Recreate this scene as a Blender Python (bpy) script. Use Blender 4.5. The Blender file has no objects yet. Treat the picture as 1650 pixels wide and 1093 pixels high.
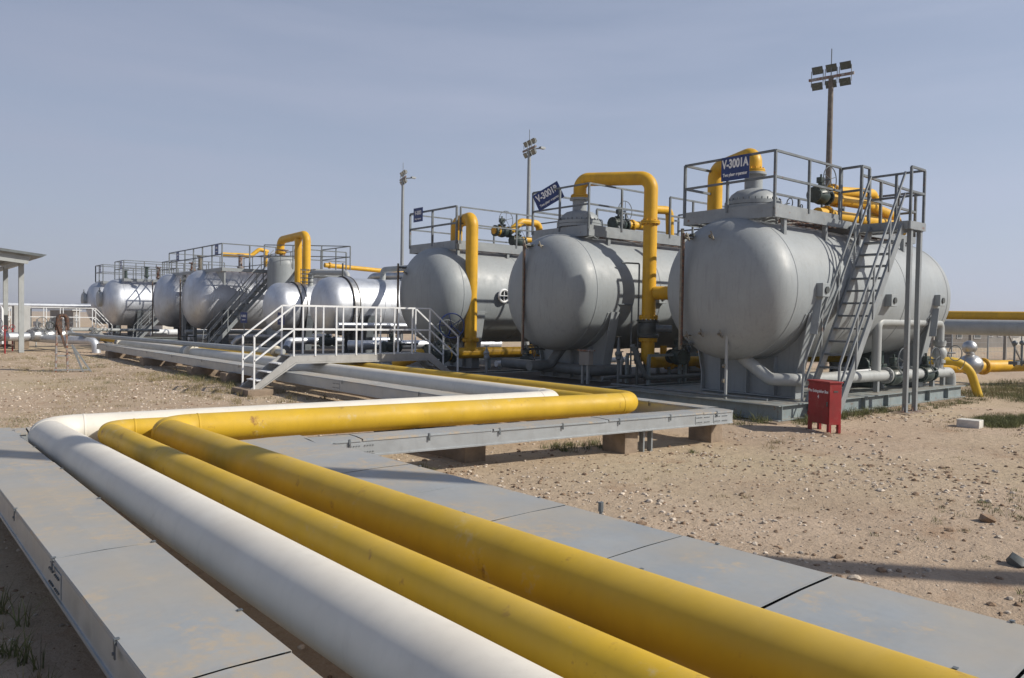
import bpy, math, random
import numpy as np
from mathutils import Vector, Matrix, noise
random.seed(7)
R = math.radians
sc = bpy.context.scene
col = sc.collection

# ------------------------------------------------------------------ camera
FPX, CXP, CYP, HC = 1240.0, 825.0, 546.5, 1.9
_yaw, _pitch, _roll = math.atan(1025/FPX), math.atan(33/FPX), R(0.9)
_fh = Vector((math.sin(_yaw), math.cos(_yaw), 0)); _rt = Vector((math.cos(_yaw), -math.sin(_yaw), 0))
FW = _fh*math.cos(_pitch) - Vector((0, 0, 1))*math.sin(_pitch)
_u0 = _rt.cross(FW)
RT = _rt*math.cos(_roll) + _u0*math.sin(_roll); UP = RT.cross(FW)
CAM = Vector((0, 0, HC))
cd = bpy.data.cameras.new('camera'); cam = bpy.data.objects.new('camera', cd); col.objects.link(cam)
m = Matrix((RT, UP, -FW)).transposed().to_4x4(); m.translation = CAM
cam.matrix_world = m
cd.sensor_width = 36; cd.lens = FPX/1650*36; cd.clip_start = .05; cd.clip_end = 20000
sc.camera = cam

# ------------------------------------------------------------------ sky, sun, exposure
SUN_EL = R(36); SDX, SDY = .625, -.781
w = bpy.data.worlds.new('World'); sc.world = w; w.use_nodes = True
nt = w.node_tree; bg = nt.nodes['Background']
sky = nt.nodes.new('ShaderNodeTexSky'); sky.sky_type = 'NISHITA'; sky.sun_disc = False
sky.sun_elevation = SUN_EL; sky.sun_rotation = math.atan2(SDX, SDY)
sky.air_density = 1.0; sky.dust_density = 1.2; sky.ozone_density = 1.0; sky.altitude = 300
# thin high cloud and dust veil mixed into the sky, as in the photograph
tc = nt.nodes.new('ShaderNodeTexCoord'); mp = nt.nodes.new('ShaderNodeMapping'); mp.inputs['Scale'].default_value = (1.2, 1.2, 9)
nz = nt.nodes.new('ShaderNodeTexNoise'); nz.inputs['Scale'].default_value = 1.6; nz.inputs['Detail'].default_value = 6; nz.inputs['Roughness'].default_value = .55
rp = nt.nodes.new('ShaderNodeMapRange'); rp.inputs[1].default_value = .38; rp.inputs[2].default_value = .8; rp.inputs[3].default_value = -.09; rp.inputs[4].default_value = .16
mx = nt.nodes.new('ShaderNodeMix'); mx.data_type = 'RGBA'
mx.inputs[7].default_value = (3.95, 4.2, 5.5, 1)
nt.links.new(tc.outputs['Generated'], mp.inputs['Vector']); nt.links.new(mp.outputs[0], nz.inputs['Vector'])
nt.links.new(nz.outputs['Fac'], rp.inputs[0]); 
sxz = nt.nodes.new('ShaderNodeSeparateXYZ'); nt.links.new(tc.outputs['Generated'], sxz.inputs[0])
el = nt.nodes.new('ShaderNodeMapRange'); el.inputs[1].default_value = 0; el.inputs[2].default_value = .9; el.inputs[3].default_value = .88; el.inputs[4].default_value = .1
nt.links.new(sxz.outputs[2], el.inputs[0]); ad = nt.nodes.new('ShaderNodeMath'); ad.use_clamp = True
nt.links.new(el.outputs[0], ad.inputs[0]); nt.links.new(rp.outputs[0], ad.inputs[1]); nt.links.new(ad.outputs[0], mx.inputs[0])
vx = nt.nodes.new('ShaderNodeMapRange'); vx.inputs[1].default_value = -.1; vx.inputs[2].default_value = .95; vx.inputs[3].default_value = 0; vx.inputs[4].default_value = 1
vm = nt.nodes.new('ShaderNodeMix'); vm.data_type = 'RGBA'; vm.inputs[6].default_value = (3.75, 4.0, 5.1, 1); vm.inputs[7].default_value = (5.0, 5.5, 7.0, 1)
nt.links.new(sxz.outputs[0], vx.inputs[0]); nt.links.new(vx.outputs[0], vm.inputs[0]); nt.links.new(vm.outputs[2], mx.inputs[7])
nt.links.new(sky.outputs[0], mx.inputs[6]); nt.links.new(mx.outputs[2], bg.inputs[0])
bg.inputs[1].default_value = .1
sl = bpy.data.lights.new('sun', 'SUN'); sl.energy = 4.8; sl.angle = R(.5); sl.color = (1, .93, .82)
so = bpy.data.objects.new('sun', sl); col.objects.link(so)
sdir = Vector((SDX*math.cos(SUN_EL), SDY*math.cos(SUN_EL), math.sin(SUN_EL)))
so.rotation_euler = sdir.to_track_quat('Z', 'Y').to_euler()
sc.view_settings.view_transform = 'Standard'; sc.view_settings.look = 'None'
sc.view_settings.exposure = 0; sc.view_settings.gamma = 1
sc.cycles.max_bounces = 6

# ------------------------------------------------------------------ layout helper: photo pixel (1650 x 1093) on a world plane
def P(px, py, x=None, y=None, z=None):
    d = FW + RT*((px-CXP)/FPX) - UP*((py-CYP)/FPX)
    if z is not None: t = (z-HC)/d.z
    elif x is not None: t = x/d.x
    else: t = y/d.y
    return CAM + d*t

# ------------------------------------------------------------------ materials
def mat(name, base, rough=.6, metal=0, vary=.12, dust=0, dustcol=(.36, .28, .195), rust=0, rustcol=(.16, .06, .025), bump=0, scale=3, streak=0, spec=.5, fine=0, scuff=None):
    M = bpy.data.materials.new(name); M.use_nodes = True
    n = M.node_tree.nodes; L = M.node_tree.links; b = n['Principled BSDF']
    geo = n.new('ShaderNodeNewGeometry')
    def noi(s, det=5, vec=None, r=.6):
        q = n.new('ShaderNodeTexNoise'); q.inputs['Scale'].default_value = s; q.inputs['Detail'].default_value = det; q.inputs['Roughness'].default_value = r
        L.new(vec or geo.outputs['Position'], q.inputs['Vector']); return q.outputs['Fac']
    def rng(s, a, bb, c, d):
        q = n.new('ShaderNodeMapRange'); q.inputs[1].default_value = a; q.inputs[2].default_value = bb; q.inputs[3].default_value = c; q.inputs[4].default_value = d
        L.new(s, q.inputs[0]); return q.outputs[0]
    def mul(a, bb):
        q = n.new('ShaderNodeMath'); q.operation = 'MULTIPLY'; L.new(a, q.inputs[0])
        if isinstance(bb, (int, float)): q.inputs[1].default_value = bb
        else: L.new(bb, q.inputs[1])
        return q.outputs[0]
    def mix(f, a, bb, mode='MIX'):
        q = n.new('ShaderNodeMix'); q.data_type = 'RGBA'; q.blend_type = mode
        if isinstance(f, (int, float)): q.inputs[0].default_value = f
        else: L.new(f, q.inputs[0])
        for i, v in ((6, a), (7, bb)):
            if isinstance(v, tuple): q.inputs[i].default_value = (*v[:3], 1)
            else: L.new(v, q.inputs[i])
        return q.outputs[2]
    lo = tuple(c*(1-vary*1.6) for c in base); hi = tuple(min(1, c*(1+vary)) for c in base)
    c = mix(rng(noi(scale), .3, .7, 0, 1), lo, hi)
    if fine:
        c = mix(rng(noi(scale*22, 3), .42, .7, 0, fine), c, tuple(x*.55 for x in base))
    if streak:
        mpn = n.new('ShaderNodeMapping'); mpn.inputs['Scale'].default_value = (7, 7, .5); L.new(geo.outputs['Position'], mpn.inputs[0])
        s = noi(2.2, 5, mpn.outputs[0]); c = mix(rng(s, .52, .75, 0, streak), c, tuple(x*.45+y*.12 for x, y in zip(base, dustcol)))
    if scuff:
        th_ = scuff[2] if len(scuff) > 2 else .60; a_ = mul(rng(noi(scale*1.3, 8, r=.75), th_, th_+.07, 0, 1), rng(noi(scale*14, 4, r=.7), .38, .6, 0, 1))
        c = mix(mul(a_, scuff[1]), c, scuff[0])
        d_ = mul(rng(noi(scale*5, 9, r=.8), .69, .71, 0, 1), .75); c = mix(d_, c, (.12, .055, .025))
    if rust:
        f = rng(noi(scale*2.7, 8, r=.7), .62-.25*rust, .72-.2*rust, 0, 1)
        c = mix(f, c, mix(rng(noi(scale*9), .3, .7, 0, 1), rustcol, tuple(x*1.35 for x in rustcol)))
    if dust:
        sx = n.new('ShaderNodeSeparateXYZ'); L.new(geo.outputs['Normal'], sx.inputs[0])
        f = mul(rng(sx.outputs[2], .25, 1, .1, 1), rng(noi(scale*.8, 7, r=.62), .35, .68, .12, 1))
        f = mul(f, dust); c = mix(f, c, dustcol)
    L.new(c, b.inputs['Base Color'])
    L.new(rng(noi(scale*3), .3, .7, max(.05, rough-.1), min(1, rough+.1)), b.inputs['Roughness'])
    b.inputs['Metallic'].default_value = metal; b.inputs['Specular IOR Level'].default_value = spec
    if bump:
        bp = n.new('ShaderNodeBump'); bp.inputs['Strength'].default_value = bump; bp.inputs['Distance'].default_value = .02
        L.new(noi(scale*4, 6), bp.inputs['Height']); L.new(bp.outputs[0], b.inputs['Normal'])
    return M
YEL = mat('yellow_paint', (.58, .372, .022), .58, spec=.32, vary=.10, dust=.5, dustcol=(.50, .37, .13), scuff=((.55, .47, .30), .5), scale=1.6, bump=.03, streak=.15, rust=.02)
YELC = mat('clean_yellow_paint', (.66, .37, .016), .5, spec=.4, vary=.12, dust=.12, scale=2, streak=.4)
WHT = mat('cream_pipe_paint', (.70, .67, .60), .55, scuff=((.42, .38, .32), .45), vary=.06, dust=.35, dustcol=(.60, .53, .43), scale=1.8, bump=.03, streak=.15)
GRY = mat('grey_vessel_paint', (.29, .322, .342), .52, vary=.06, dust=.3, dustcol=(.33, .29, .24), scale=1.1, streak=.4, bump=.02, fine=.12)
GRP = mat('pale_grey_pipe_paint', (.36, .385, .39), .5, vary=.08, dust=.25, scale=2.5, streak=.3)
GALV = mat('galvanised_steel', (.27, .295, .31), .48, metal=.35, vary=.07, dust=.25, scale=3, rust=.015, streak=.25)
TRAY = mat('tray_cover_steel', (.31, .345, .375), .55, metal=.1, scuff=((.47, .38, .27), .9, .50), vary=.09, dust=.8, dustcol=(.43, .37, .28), scale=1.0, bump=.12, fine=.12)
TRAYS = mat('tray_side_steel', (.42, .455, .48), .4, metal=.5, vary=.05, dust=.15, scale=2, streak=.15)
RAIL = mat('weathered_rail_steel', (.15, .17, .185), .5, metal=.3, vary=.2, rust=.1, scale=5)
RUSTY = mat('rusty_painted_steel', (.30, .31, .31), .6, metal=.1, vary=.2, rust=.75, scale=3.5)
SKID = mat('skid_frame_paint', (.22, .27, .285), .6, vary=.15, dust=.6, rust=.12, scale=3, streak=.6)
ALU = mat('aluminium_cladding', (.58, .61, .66), .54, metal=.8, vary=.1, scale=.9, bump=.12, streak=.4)
ALUD = mat('dull_aluminium', (.5, .51, .52), .42, metal=.9, vary=.15, scale=2, streak=.3, bump=.1)
WRAIL = mat('white_railing_paint', (.72, .74, .76), .45, vary=.06, dust=.1, scale=4, rust=.02)
DECKD = mat('shade_dark_deck', (.055, .052, .048), .8, vary=.3, dust=.35, dustcol=(.13, .10, .075), scale=3, rust=.15)  # deck plates coloured dark to stand for the shade under the tanks
DPIPE = mat('dark_grey_and_pipe_shade', (.12, .14, .15), .5, vary=.2, dust=.3, scale=3, streak=.4)  # pipe grey darkened to stand for shade under tanks; also dark roof sheet
FRUST = mat('dark_rust', (.07, .05, .04), .8, vary=.4, rust=.5, scale=9, bump=.3)
BRIDGE = mat('dull_bridge_steel', (.37, .37, .36), .55, vary=.1, dust=.2, streak=.3, rust=.02)
BLUE = mat('blue_sign_enamel', (.012, .035, .16), .4, vary=.15, scale=5, dust=.05)
BLUW = mat('white_sign_letters', (.78, .8, .82), .5, vary=.12, scale=14)
VALV = mat('dark_green_valve_paint', (.035, .06, .058), .45, vary=.3, dust=.3, scale=6)
BLK = mat('black_rubber', (.02, .02, .02), .6, vary=.3, dust=.2, scale=6)
RED = mat('red_enamel', (.27, .010, .013), .5, vary=.15, dust=.2, scale=3, streak=.3, scuff=((.30, .10, .08), .5, .56))
CONC = mat('rough_concrete', (.28, .22, .165), .9, vary=.2, dust=.3, scale=5, bump=.5, fine=.4, spec=.2)
WCON = mat('whitewashed_concrete', (.62, .60, .55), .9, vary=.15, scale=7, bump=.4, fine=.3, streak=.3)
GLS = mat('floodlight_glass', (.07, .08, .065), .25, vary=.2, scale=8, spec=.9)
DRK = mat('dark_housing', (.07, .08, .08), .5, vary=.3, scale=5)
BRS = mat('brass_fitting', (.22, .20, .16), .5, metal=.4, vary=.25, scale=12, rust=.1)
TAN = mat('tan_plaster', (.25, .235, .215), .9, vary=.1, scale=.7, streak=.3)
TAN2 = mat('brown_plaster', (.19, .17, .15), .9, vary=.12, scale=.7, streak=.3)
WAL = mat('pale_grey_sheet', (.45, .46, .46), .7, vary=.08, scale=1, streak=.4)
ROCK = mat('pale_stone', (.58, .50, .41), .9, vary=.35, scale=9, bump=.4, spec=.2)
ROCK2 = mat('brown_stone', (.27, .19, .13), .9, vary=.35, scale=9, bump=.4, spec=.2)
GRS = mat('green_grass', (.155, .165, .07), .8, vary=.35, scale=6, spec=.2)
GRSD = mat('dry_grass', (.26, .215, .11), .85, vary=.3, scale=6, spec=.2)

def ground_mat():
    M = bpy.data.materials.new('desert_sand'); M.use_nodes = True
    n = M.node_tree.nodes; L = M.node_tree.links; b = n['Principled BSDF']; geo = n.new('ShaderNodeNewGeometry')
    def noi(s, det=6, r=.6, v=None):
        q = n.new('ShaderNodeTexNoise'); q.inputs['Scale'].default_value = s; q.inputs['Detail'].default_value = det; q.inputs['Roughness'].default_value = r
        L.new(v or geo.outputs['Position'], q.inputs['Vector']); return q.outputs['Fac']
    def rng(s, a, bb, c=0, d=1):
        q = n.new('ShaderNodeMapRange'); q.inputs[1].default_value = a; q.inputs[2].default_value = bb; q.inputs[3].default_value = c; q.inputs[4].default_value = d
        L.new(s, q.inputs[0]); return q.outputs[0]
    def mix(f, a, bb):
        q = n.new('ShaderNodeMix'); q.data_type = 'RGBA'; L.new(f, q.inputs[0])
        for i, v in ((6, a), (7, bb)):
            if isinstance(v, tuple): q.inputs[i].default_value = (*v, 1)
            else: L.new(v, q.inputs[i])
        return q.outputs[2]
    c = mix(rng(noi(.35), .35, .65), (.405, .308, .222), (.50, .39, .29))
    c = mix(rng(noi(.12, 3), .45, .62), c, (.47, .38, .26))
    c = mix(rng(noi(1.1, 7, .7), .56, .74, 0, .7), c, (.33, .205, .125))       # reddish patches
    c = mix(rng(noi(9, 5, .7), .5, .75, 0, .55), c, (.21, .155, .105))
    c = mix(rng(noi(45, 3, .7), .55, .7, 0, .6), c, (.54, .46, .35))        # pale grit
    c = mix(rng(noi(70, 3, .7), .6, .72, 0, .6), c, (.13, .09, .062))
    L.new(c, b.inputs['Base Color']); b.inputs['Roughness'].default_value = .95; b.inputs['Specular IOR Level'].default_value = .15
    b1 = n.new('ShaderNodeBump'); b1.inputs['Strength'].default_value = 1.0; b1.inputs['Distance'].default_value = .05; L.new(noi(5, 8, .7), b1.inputs['Height'])
    b2 = n.new('ShaderNodeBump'); b2.inputs['Strength'].default_value = .8; b2.inputs['Distance'].default_value = .012; L.new(noi(45, 4, .7), b2.inputs['Height'])
    L.new(b1.outputs[0], b2.inputs['Normal']); L.new(b2.outputs[0], b.inputs['Normal'])
    return M
SAND = ground_mat()

# ------------------------------------------------------------------ mesh builder
class MB:
    def __init__(s): s.v = []; s.f = []; s.mi = []; s.cur = 0
    def add(s, vs, fs):
        o = len(s.v); s.v += [tuple(v) for v in vs]; s.f += [tuple(i+o for i in f) for f in fs]; s.mi += [s.cur]*len(fs); return s
    def box(s, a, b):
        (x0, y0, z0), (x1, y1, z1) = [min(p, q) for p, q in zip(a, b)], [max(p, q) for p, q in zip(a, b)]
        return s.add([(x0, y0, z0), (x1, y0, z0), (x1, y1, z0), (x0, y1, z0), (x0, y0, z1), (x1, y0, z1), (x1, y1, z1), (x0, y1, z1)],
              [(0, 3, 2, 1), (4, 5, 6, 7), (0, 1, 5, 4), (1, 2, 6, 5), (2, 3, 7, 6), (3, 0, 4, 7)])
    def bar(s, a, b, w, h=None, up=(0, 0, 1)):
        """box bar from a to b, width w (sideways), height h (along up)"""
        h = h or w; a = Vector(a); b = Vector(b); d = (b-a).normalized(); u = Vector(up)
        if abs(d.dot(u)) > .98: u = Vector((1, 0, 0))
        r = d.cross(u).normalized(); u = r.cross(d)
        vs = [p + r*sx*w/2 + u*sz*h/2 for p in (a, b) for sx, sz in ((-1, -1), (1, -1), (1, 1), (-1, 1))]
        return s.add(vs, [(0, 1, 2, 3), (7, 6, 5, 4), (0, 4, 5, 1), (1, 5, 6, 2), (2, 6, 7, 3), (3, 7, 4, 0)])
    def sweep(s, pts, r, n=16, cap=True):
        pts = [Vector(p) for p in pts]; rr = r if isinstance(r, (list, tuple)) else [r]*len(pts)
        vs = []; N = len(pts); t0 = (pts[1]-pts[0]).normalized()
        u = Vector((0, 0, 1)) if abs(t0.z) < .9 else Vector((1, 0, 0))
        u = (u - t0*u.dot(t0)).normalized()
        for i, p in enumerate(pts):
            t = (pts[min(i+1, N-1)]-pts[max(i-1, 0)]).normalized()
            u = (u - t*u.dot(t)).normalized(); v = t.cross(u)
            for k in range(n):
                a = 2*math.pi*k/n; vs.append(p + (u*math.cos(a)+v*math.sin(a))*rr[i])
        fs = [(i*n+k, i*n+(k+1) % n, (i+1)*n+(k+1) % n, (i+1)*n+k) for i in range(N-1) for k in range(n)]
        if cap: fs += [tuple(range(n-1, -1, -1)), tuple((N-1)*n+k for k in range(n))]
        return s.add(vs, fs)
    def cyl(s, a, b, r, n=16, r2=None): return s.sweep([a, b], [r, r2 if r2 is not None else r], n)
    def lathe(s, prof, o=(0, 0, 0), axis='z', n=24):
        """prof: (radius, height) pairs along the axis from o"""
        pts = []
        for r_, h in prof:
            for k in range(n):
                a = 2*math.pi*k/n; c, d = r_*math.cos(a), r_*math.sin(a)
                pts.append((o[0]+c, o[1]+d, o[2]+h) if axis == 'z' else (o[0]+h, o[1]+c, o[2]+d) if axis == 'x' else (o[0]+d, o[1]+h, o[2]+c))
        N = len(prof)
        fs = [(i*n+k, i*n+(k+1) % n, (i+1)*n+(k+1) % n, (i+1)*n+k) for i in range(N-1) for k in range(n)]
        if prof[0][0] > 1e-4: fs.append(tuple(range(n-1, -1, -1)))
        if prof[-1][0] > 1e-4: fs.append(tuple((N-1)*n+k for k in range(n)))
        return s.add(pts, fs)
    def prism(s, poly, a, b, plane='yz'):
        """poly 2-D outline extruded along the remaining axis from a to b"""
        def q(u, v, w): return (w, u, v) if plane == 'yz' else (u, w, v) if plane == 'xz' else (u, v, w)
        n = len(poly); vs = [q(*p, a) for p in poly]+[q(*p, b) for p in poly]
        return s.add(vs, [tuple(range(n)), tuple(range(2*n-1, n-1, -1))]+[(i, i+n, (i+1) % n+n, (i+1) % n) for i in range(n)])
    def torus(s, c, axis, Rr, r, n=28, m=8, arc=(0, 2*math.pi)):
        axis = Vector(axis).normalized(); u = axis.orthogonal().normalized(); v = axis.cross(u); c = Vector(c)
        full = abs(arc[1]-arc[0]-2*math.pi) < 1e-6
        vs = []
        for i in range(n):
            a = arc[0]+(arc[1]-arc[0])*i/(n if full else n-1); d = u*math.cos(a)+v*math.sin(a)
            for k in range(m):
                b = 2*math.pi*k/m; vs.append(c+d*(Rr+r*math.cos(b))+axis*r*math.sin(b))
        fs = [(i*m+k, i*m+(k+1) % m, ((i+1) % n)*m+(k+1) % m, ((i+1) % n)*m+k) for i in range(n if full else n-1) for k in range(m)]
        return s.add(vs, fs)
    def sphere(s, c, r, sq=(1, 1, 1), n=12, m=8):
        vs = [(c[0]+r*sq[0]*math.sin(math.pi*i/m)*math.cos(2*math.pi*k/n), c[1]+r*sq[1]*math.sin(math.pi*i/m)*math.sin(2*math.pi*k/n), c[2]+r*sq[2]*math.cos(math.pi*i/m)) for i in range(m+1) for k in range(n)]
        return s.add(vs, [(i*n+k, (i+1)*n+k, (i+1)*n+(k+1) % n, i*n+(k+1) % n) for i in range(m) for k in range(n)])

def world_loc(o):
    l = Vector((0, 0, 0))
    while o: l += o.location; o = o.parent
    return l
def build(name, mb, material, parent=None, label=None, bevel=0, loc=None, smooth=True, ang=38):
    """link ONE mesh object; vertices are given in world space (things are built unrotated)"""
    origin = world_loc(parent) if parent else Vector(loc or (0, 0, 0))
    me = bpy.data.meshes.new(name)
    me.from_pydata([tuple(Vector(v)-origin) for v in mb.v], [], mb.f)
    mats = material if isinstance(material, list) else [material]
    for q in mats: me.materials.append(q)
    if len(mats) > 1: me.polygons.foreach_set('material_index', mb.mi)
    me.validate(); me.update()
    if smooth:
        me.polygons.foreach_set('use_smooth', [True]*len(me.polygons)); me.set_sharp_from_angle(angle=R(ang))
    o = bpy.data.objects.new(name, me); col.objects.link(o)
    if parent: o.parent = parent
    else: o.location = origin
    if label: o['label'] = label
    if bevel:
        bv = o.modifiers.new('bevel', 'BEVEL'); bv.width = bevel; bv.segments = 2; bv.limit_method = 'ANGLE'; bv.angle_limit = R(40); bv.harden_normals = True
    return o
def tag(o, label, cat, group=None, kind=None):
    if label: o['label'] = label
    if cat: o['category'] = cat
    if group: o['group'] = group
    if kind: o['kind'] = kind
    return o
def thing(name, label, cat, loc=(0, 0, 0), group=None):
    o = bpy.data.objects.new(name, None); o.empty_display_size = .2; col.objects.link(o); o.location = loc
    return tag(o, label, cat, group)
def copy_tree(o, parent=None):
    c = o.copy(); col.objects.link(c); c.parent = parent
    for ch in KIDS(o): copy_tree(ch, c)
    return c
def KIDS(o): return [q for q in bpy.data.objects if q.parent == o]
def place(o, loc, rz=0, label=None, group=None, scale=1):
    c = copy_tree(o); c.location = loc; c.rotation_euler = (0, 0, rz); c.scale = (scale,)*3
    if label: c['label'] = label
    if group: c['group'] = group
    return c
def elbow(pts, br, seg=8):
    """polyline with its corners rounded by bend radius br"""
    pts = [Vector(p) for p in pts]; out = [pts[0]]
    for i in range(1, len(pts)-1):
        p, a, b = pts[i], (pts[i-1]-pts[i]), (pts[i+1]-pts[i])
        r_ = br[i-1] if isinstance(br, list) else br
        an = a.angle(b); t = min(r_/math.tan(an/2), a.length*.49, b.length*.49)
        a.normalize(); b.normalize(); rr = t*math.tan(an/2)
        c = p + (a+b).normalized()*(rr/math.sin(an/2)); s0 = p+a*t-c; s1 = p+b*t-c
        ax = s0.cross(s1)
        if ax.length < 1e-9: out.append(p); continue
        tot = s0.angle(s1)
        for k in range(seg+1): out.append(c + Matrix.Rotation(tot*k/seg, 3, ax.normalized()) @ s0)
    return out+[pts[-1]]
def flange(mb, c, d, r, th=.05, bolts=0, over=1.45):
    d = Vector(d).normalized(); c = Vector(c)
    mb.cyl(c-d*th, c-d*.004, r*over, 24); mb.cyl(c+d*.004, c+d*th, r*over, 24)
    if bolts:
        u = d.orthogonal().normalized(); v = d.cross(u)
        for k in range(bolts):
            a = 2*math.pi*k/bolts; q = c+(u*math.cos(a)+v*math.sin(a))*r*(over+1)/2
            mb.cyl(q-d*(th+.03), q+d*(th+.03), r*.07+.006, 6)
def text_mesh(txt, size, sx=1, bold=.0):
    cu = bpy.data.curves.new('t', 'FONT'); cu.body = txt; cu.size = size; cu.align_x = 'CENTER'; cu.align_y = 'CENTER'; cu.offset = bold; cu.extrude = .002
    ob = bpy.data.objects.new('t', cu); col.objects.link(ob)
    dg = bpy.context.evaluated_depsgraph_get(); me = ob.evaluated_get(dg).to_mesh()
    mb = MB(); mb.add([(v.co.x*sx, v.co.y, v.co.z) for v in me.vertices], [tuple(p.vertices) for p in me.polygons])
    ob.evaluated_get(dg).to_mesh_clear(); bpy.data.objects.remove(ob); bpy.data.curves.remove(cu)
    return mb
def put(mb, o, ux, uy):
    """map a flat xy mesh to origin o with axes ux, uy"""
    o, ux, uy = Vector(o), Vector(ux).normalized(), Vector(uy).normalized(); uz = ux.cross(uy)
    mb.v = [tuple(o+ux*x+uy*y+uz*z) for x, y, z in mb.v]; return mb

# ================================================================== GROUND
def gz(x, y):
    s = noise.noise(Vector((x*.25, y*.25, 0)))*.05 + noise.noise(Vector((x*1.3, y*1.3, 3)))*.018
    k = 1.0
    if 12.4 < x < 26 and y > 7.2: k = .15
    s = (s-.02)*k
    d = math.hypot(x, y)
    if d > 120: s += (noise.noise(Vector((x*.004, y*.004, 9)))-.1)*min(3.0, (d-120)*.006)
    return s
def axis_pts(a, b, fine0, fine1, step, far=6000):
    p = list(np.arange(fine0, fine1, step)); s = step; q = fine1
    hi = [];
    while q < far: hi.append(q); s *= 1.22; q += s
    lo = []; s = step; q = fine0
    while q > -far: s *= 1.22; q -= s; lo.append(q)
    return lo[::-1]+p+hi
xs = axis_pts(0, 0, -3, 24, .22); ys = axis_pts(0, 0, -3, 28, .22)
gm = MB(); nx = len(xs)
gm.v = [(x, y, gz(x, y)) for y in ys for x in xs]
gm.f = [(j*nx+i, j*nx+i+1, (j+1)*nx+i+1, (j+1)*nx+i) for j in range(len(ys)-1) for i in range(nx-1)]
tag(build('ground', gm, SAND), 'sandy gravel desert floor around the pipes and tanks', None, kind='structure')

# ---- gravel and stones
ICO = []
_t = (1+5**.5)/2
_iv = [Vector(v).normalized() for v in [(-1, _t, 0), (1, _t, 0), (-1, -_t, 0), (1, -_t, 0), (0, -1, _t), (0, 1, _t), (0, -1, -_t), (0, 1, -_t), (_t, 0, -1), (_t, 0, 1), (-_t, 0, -1), (-_t, 0, 1)]]
_if = [(0, 11, 5), (0, 5, 1), (0, 1, 7), (0, 7, 10), (0, 10, 11), (1, 5, 9), (5, 11, 4), (11, 10, 2), (10, 7, 6), (7, 1, 8), (3, 9, 4), (3, 4, 2), (3, 2, 6), (3, 6, 8), (3, 8, 9), (4, 9, 5), (2, 4, 11), (6, 2, 10), (8, 6, 7), (9, 8, 1)]
def stone(mb, x, y, r, z=None):
    z = gz(x, y) if z is None else z
    a = random.random()*6.28; ca, sa = math.cos(a), math.sin(a); fl = random.uniform(.45, .8); el = random.uniform(.7, 1.4)
    vs = []
    for v in _iv:
        q = v*r*random.uniform(.7, 1.15); qx, qy = q.x*el, q.y
        vs.append((x+qx*ca-qy*sa, y+qx*sa+qy*ca, z+q.z*fl+r*.15))
    mb.add(vs, _if)
gA, gB = MB(), MB()
def scatter(n, x0, x1, y0, y1, r0, r1, dens=None):
    for _ in range(n):
        x, y = random.uniform(x0, x1), random.uniform(y0, y1)
        if 13.1 < x < 22.2 and y > 7.9: continue
        if dens and noise.noise(Vector((x*.45, y*.45, 5)))+.4*noise.noise(Vector((x*1.6, y*1.6, 2))) < random.uniform(-.3, .45): continue
        stone(gA if random.random() < (.75 if y > 8.6 and x < 9 else .5) else gB, x, y, r0+(r1-r0)*random.random()**3)
scatter(5200, 3.9, 11.5, 0.5, 8.6, .006, .034, True)
scatter(3600, 8, 20, .5, 7.8, .008, .04, True); scatter(2600, 4.6, 9.5, 2.5, 7.4, .006, .024)
scatter(900, 5, 20, .5, 8, .02, .05, True)
scatter(3600, 1, 8.6, 8.6, 22, .01, .035)
scatter(2600, -1, 9, 18, 42, .015, .05)
scatter(900, -1.5, 4, .5, 8, .006, .028)
for i, (px, py, r_, lab) in enumerate([(1640, 906, .10, 'dark green-grey rock at the right edge by the shadow'), (1590, 838, .10, 'reddish rock beside a crack in the sand'), (1530, 852, .05, 'small brown stone left of the cracked red rock'),
        (1352, 891, .045, 'flat grey stone at the edge of the foreground shadow'), (1420, 911, .05, 'rounded brown stone inside the foreground shadow'), (1378, 923, .05, 'pale stone near the tray, just below the shadow edge'), (1332, 702, .09, 'brown stone wedged under the red box')]):
    p = P(px, py, z=0); mb = MB(); stone(mb, p.x, p.y, r_)
    tag(build('rock', mb, DRK if i == 0 else ROCK2 if i != 5 else ROCK, loc=p), lab, 'rock')

# ---- grass
gg, gd = MB(), MB()
def tuft(mb, x, y, rad, n, h, lean=1.1):
    h *= .72
    for _ in range(int(n*1.6)):
        a = random.random()*6.28; q = rad*random.random()**.6; bx, by = x+q*math.cos(a), y+q*math.sin(a)
        hh = h*random.uniform(.4, 1.1); w_ = random.uniform(.0012, .003)+h*.010; t = random.random()*6.28; la = random.random()*6.28; ll = hh*lean*random.random()
        dx, dy = math.cos(t)*w_, math.sin(t)*w_; z = gz(bx, by)-.01
        mx_, my_ = bx+math.cos(la)*ll*.4, by+math.sin(la)*ll*.4; tx, ty = bx+math.cos(la)*ll, by+math.sin(la)*ll
        mb.add([(bx-dx, by-dy, z), (bx+dx, by+dy, z), (mx_+dx*.7, my_+dy*.7, z+hh*.6), (mx_-dx*.7, my_-dy*.7, z+hh*.6), (tx, ty, z+hh)], [(0, 1, 2, 3), (3, 2, 4)])
def patch(mb, x0, x1, y0, y1, n, h, rad=.12, blades=22):
    for _ in range(n):
        tuft(mb, random.uniform(x0, x1), random.uniform(y0, y1), rad*random.uniform(.5, 1.4), blades, h*random.uniform(.6, 1.2))
patch(gg, 22.6, 30, 6.6, 8.6, 230, .2, .35, 26); patch(gg, 26, 34, 5.5, 9.5, 150, .24, .4, 24); patch(gd, 22.6, 32, 5.5, 9, 160, .2, .4, 24); patch(gd, 15, 22, 4.4, 6.3, 120, .09, .25, 18); patch(gd, 13.5, 22, 7.3, 7.9, 60, .12, .12, 14)
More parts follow.
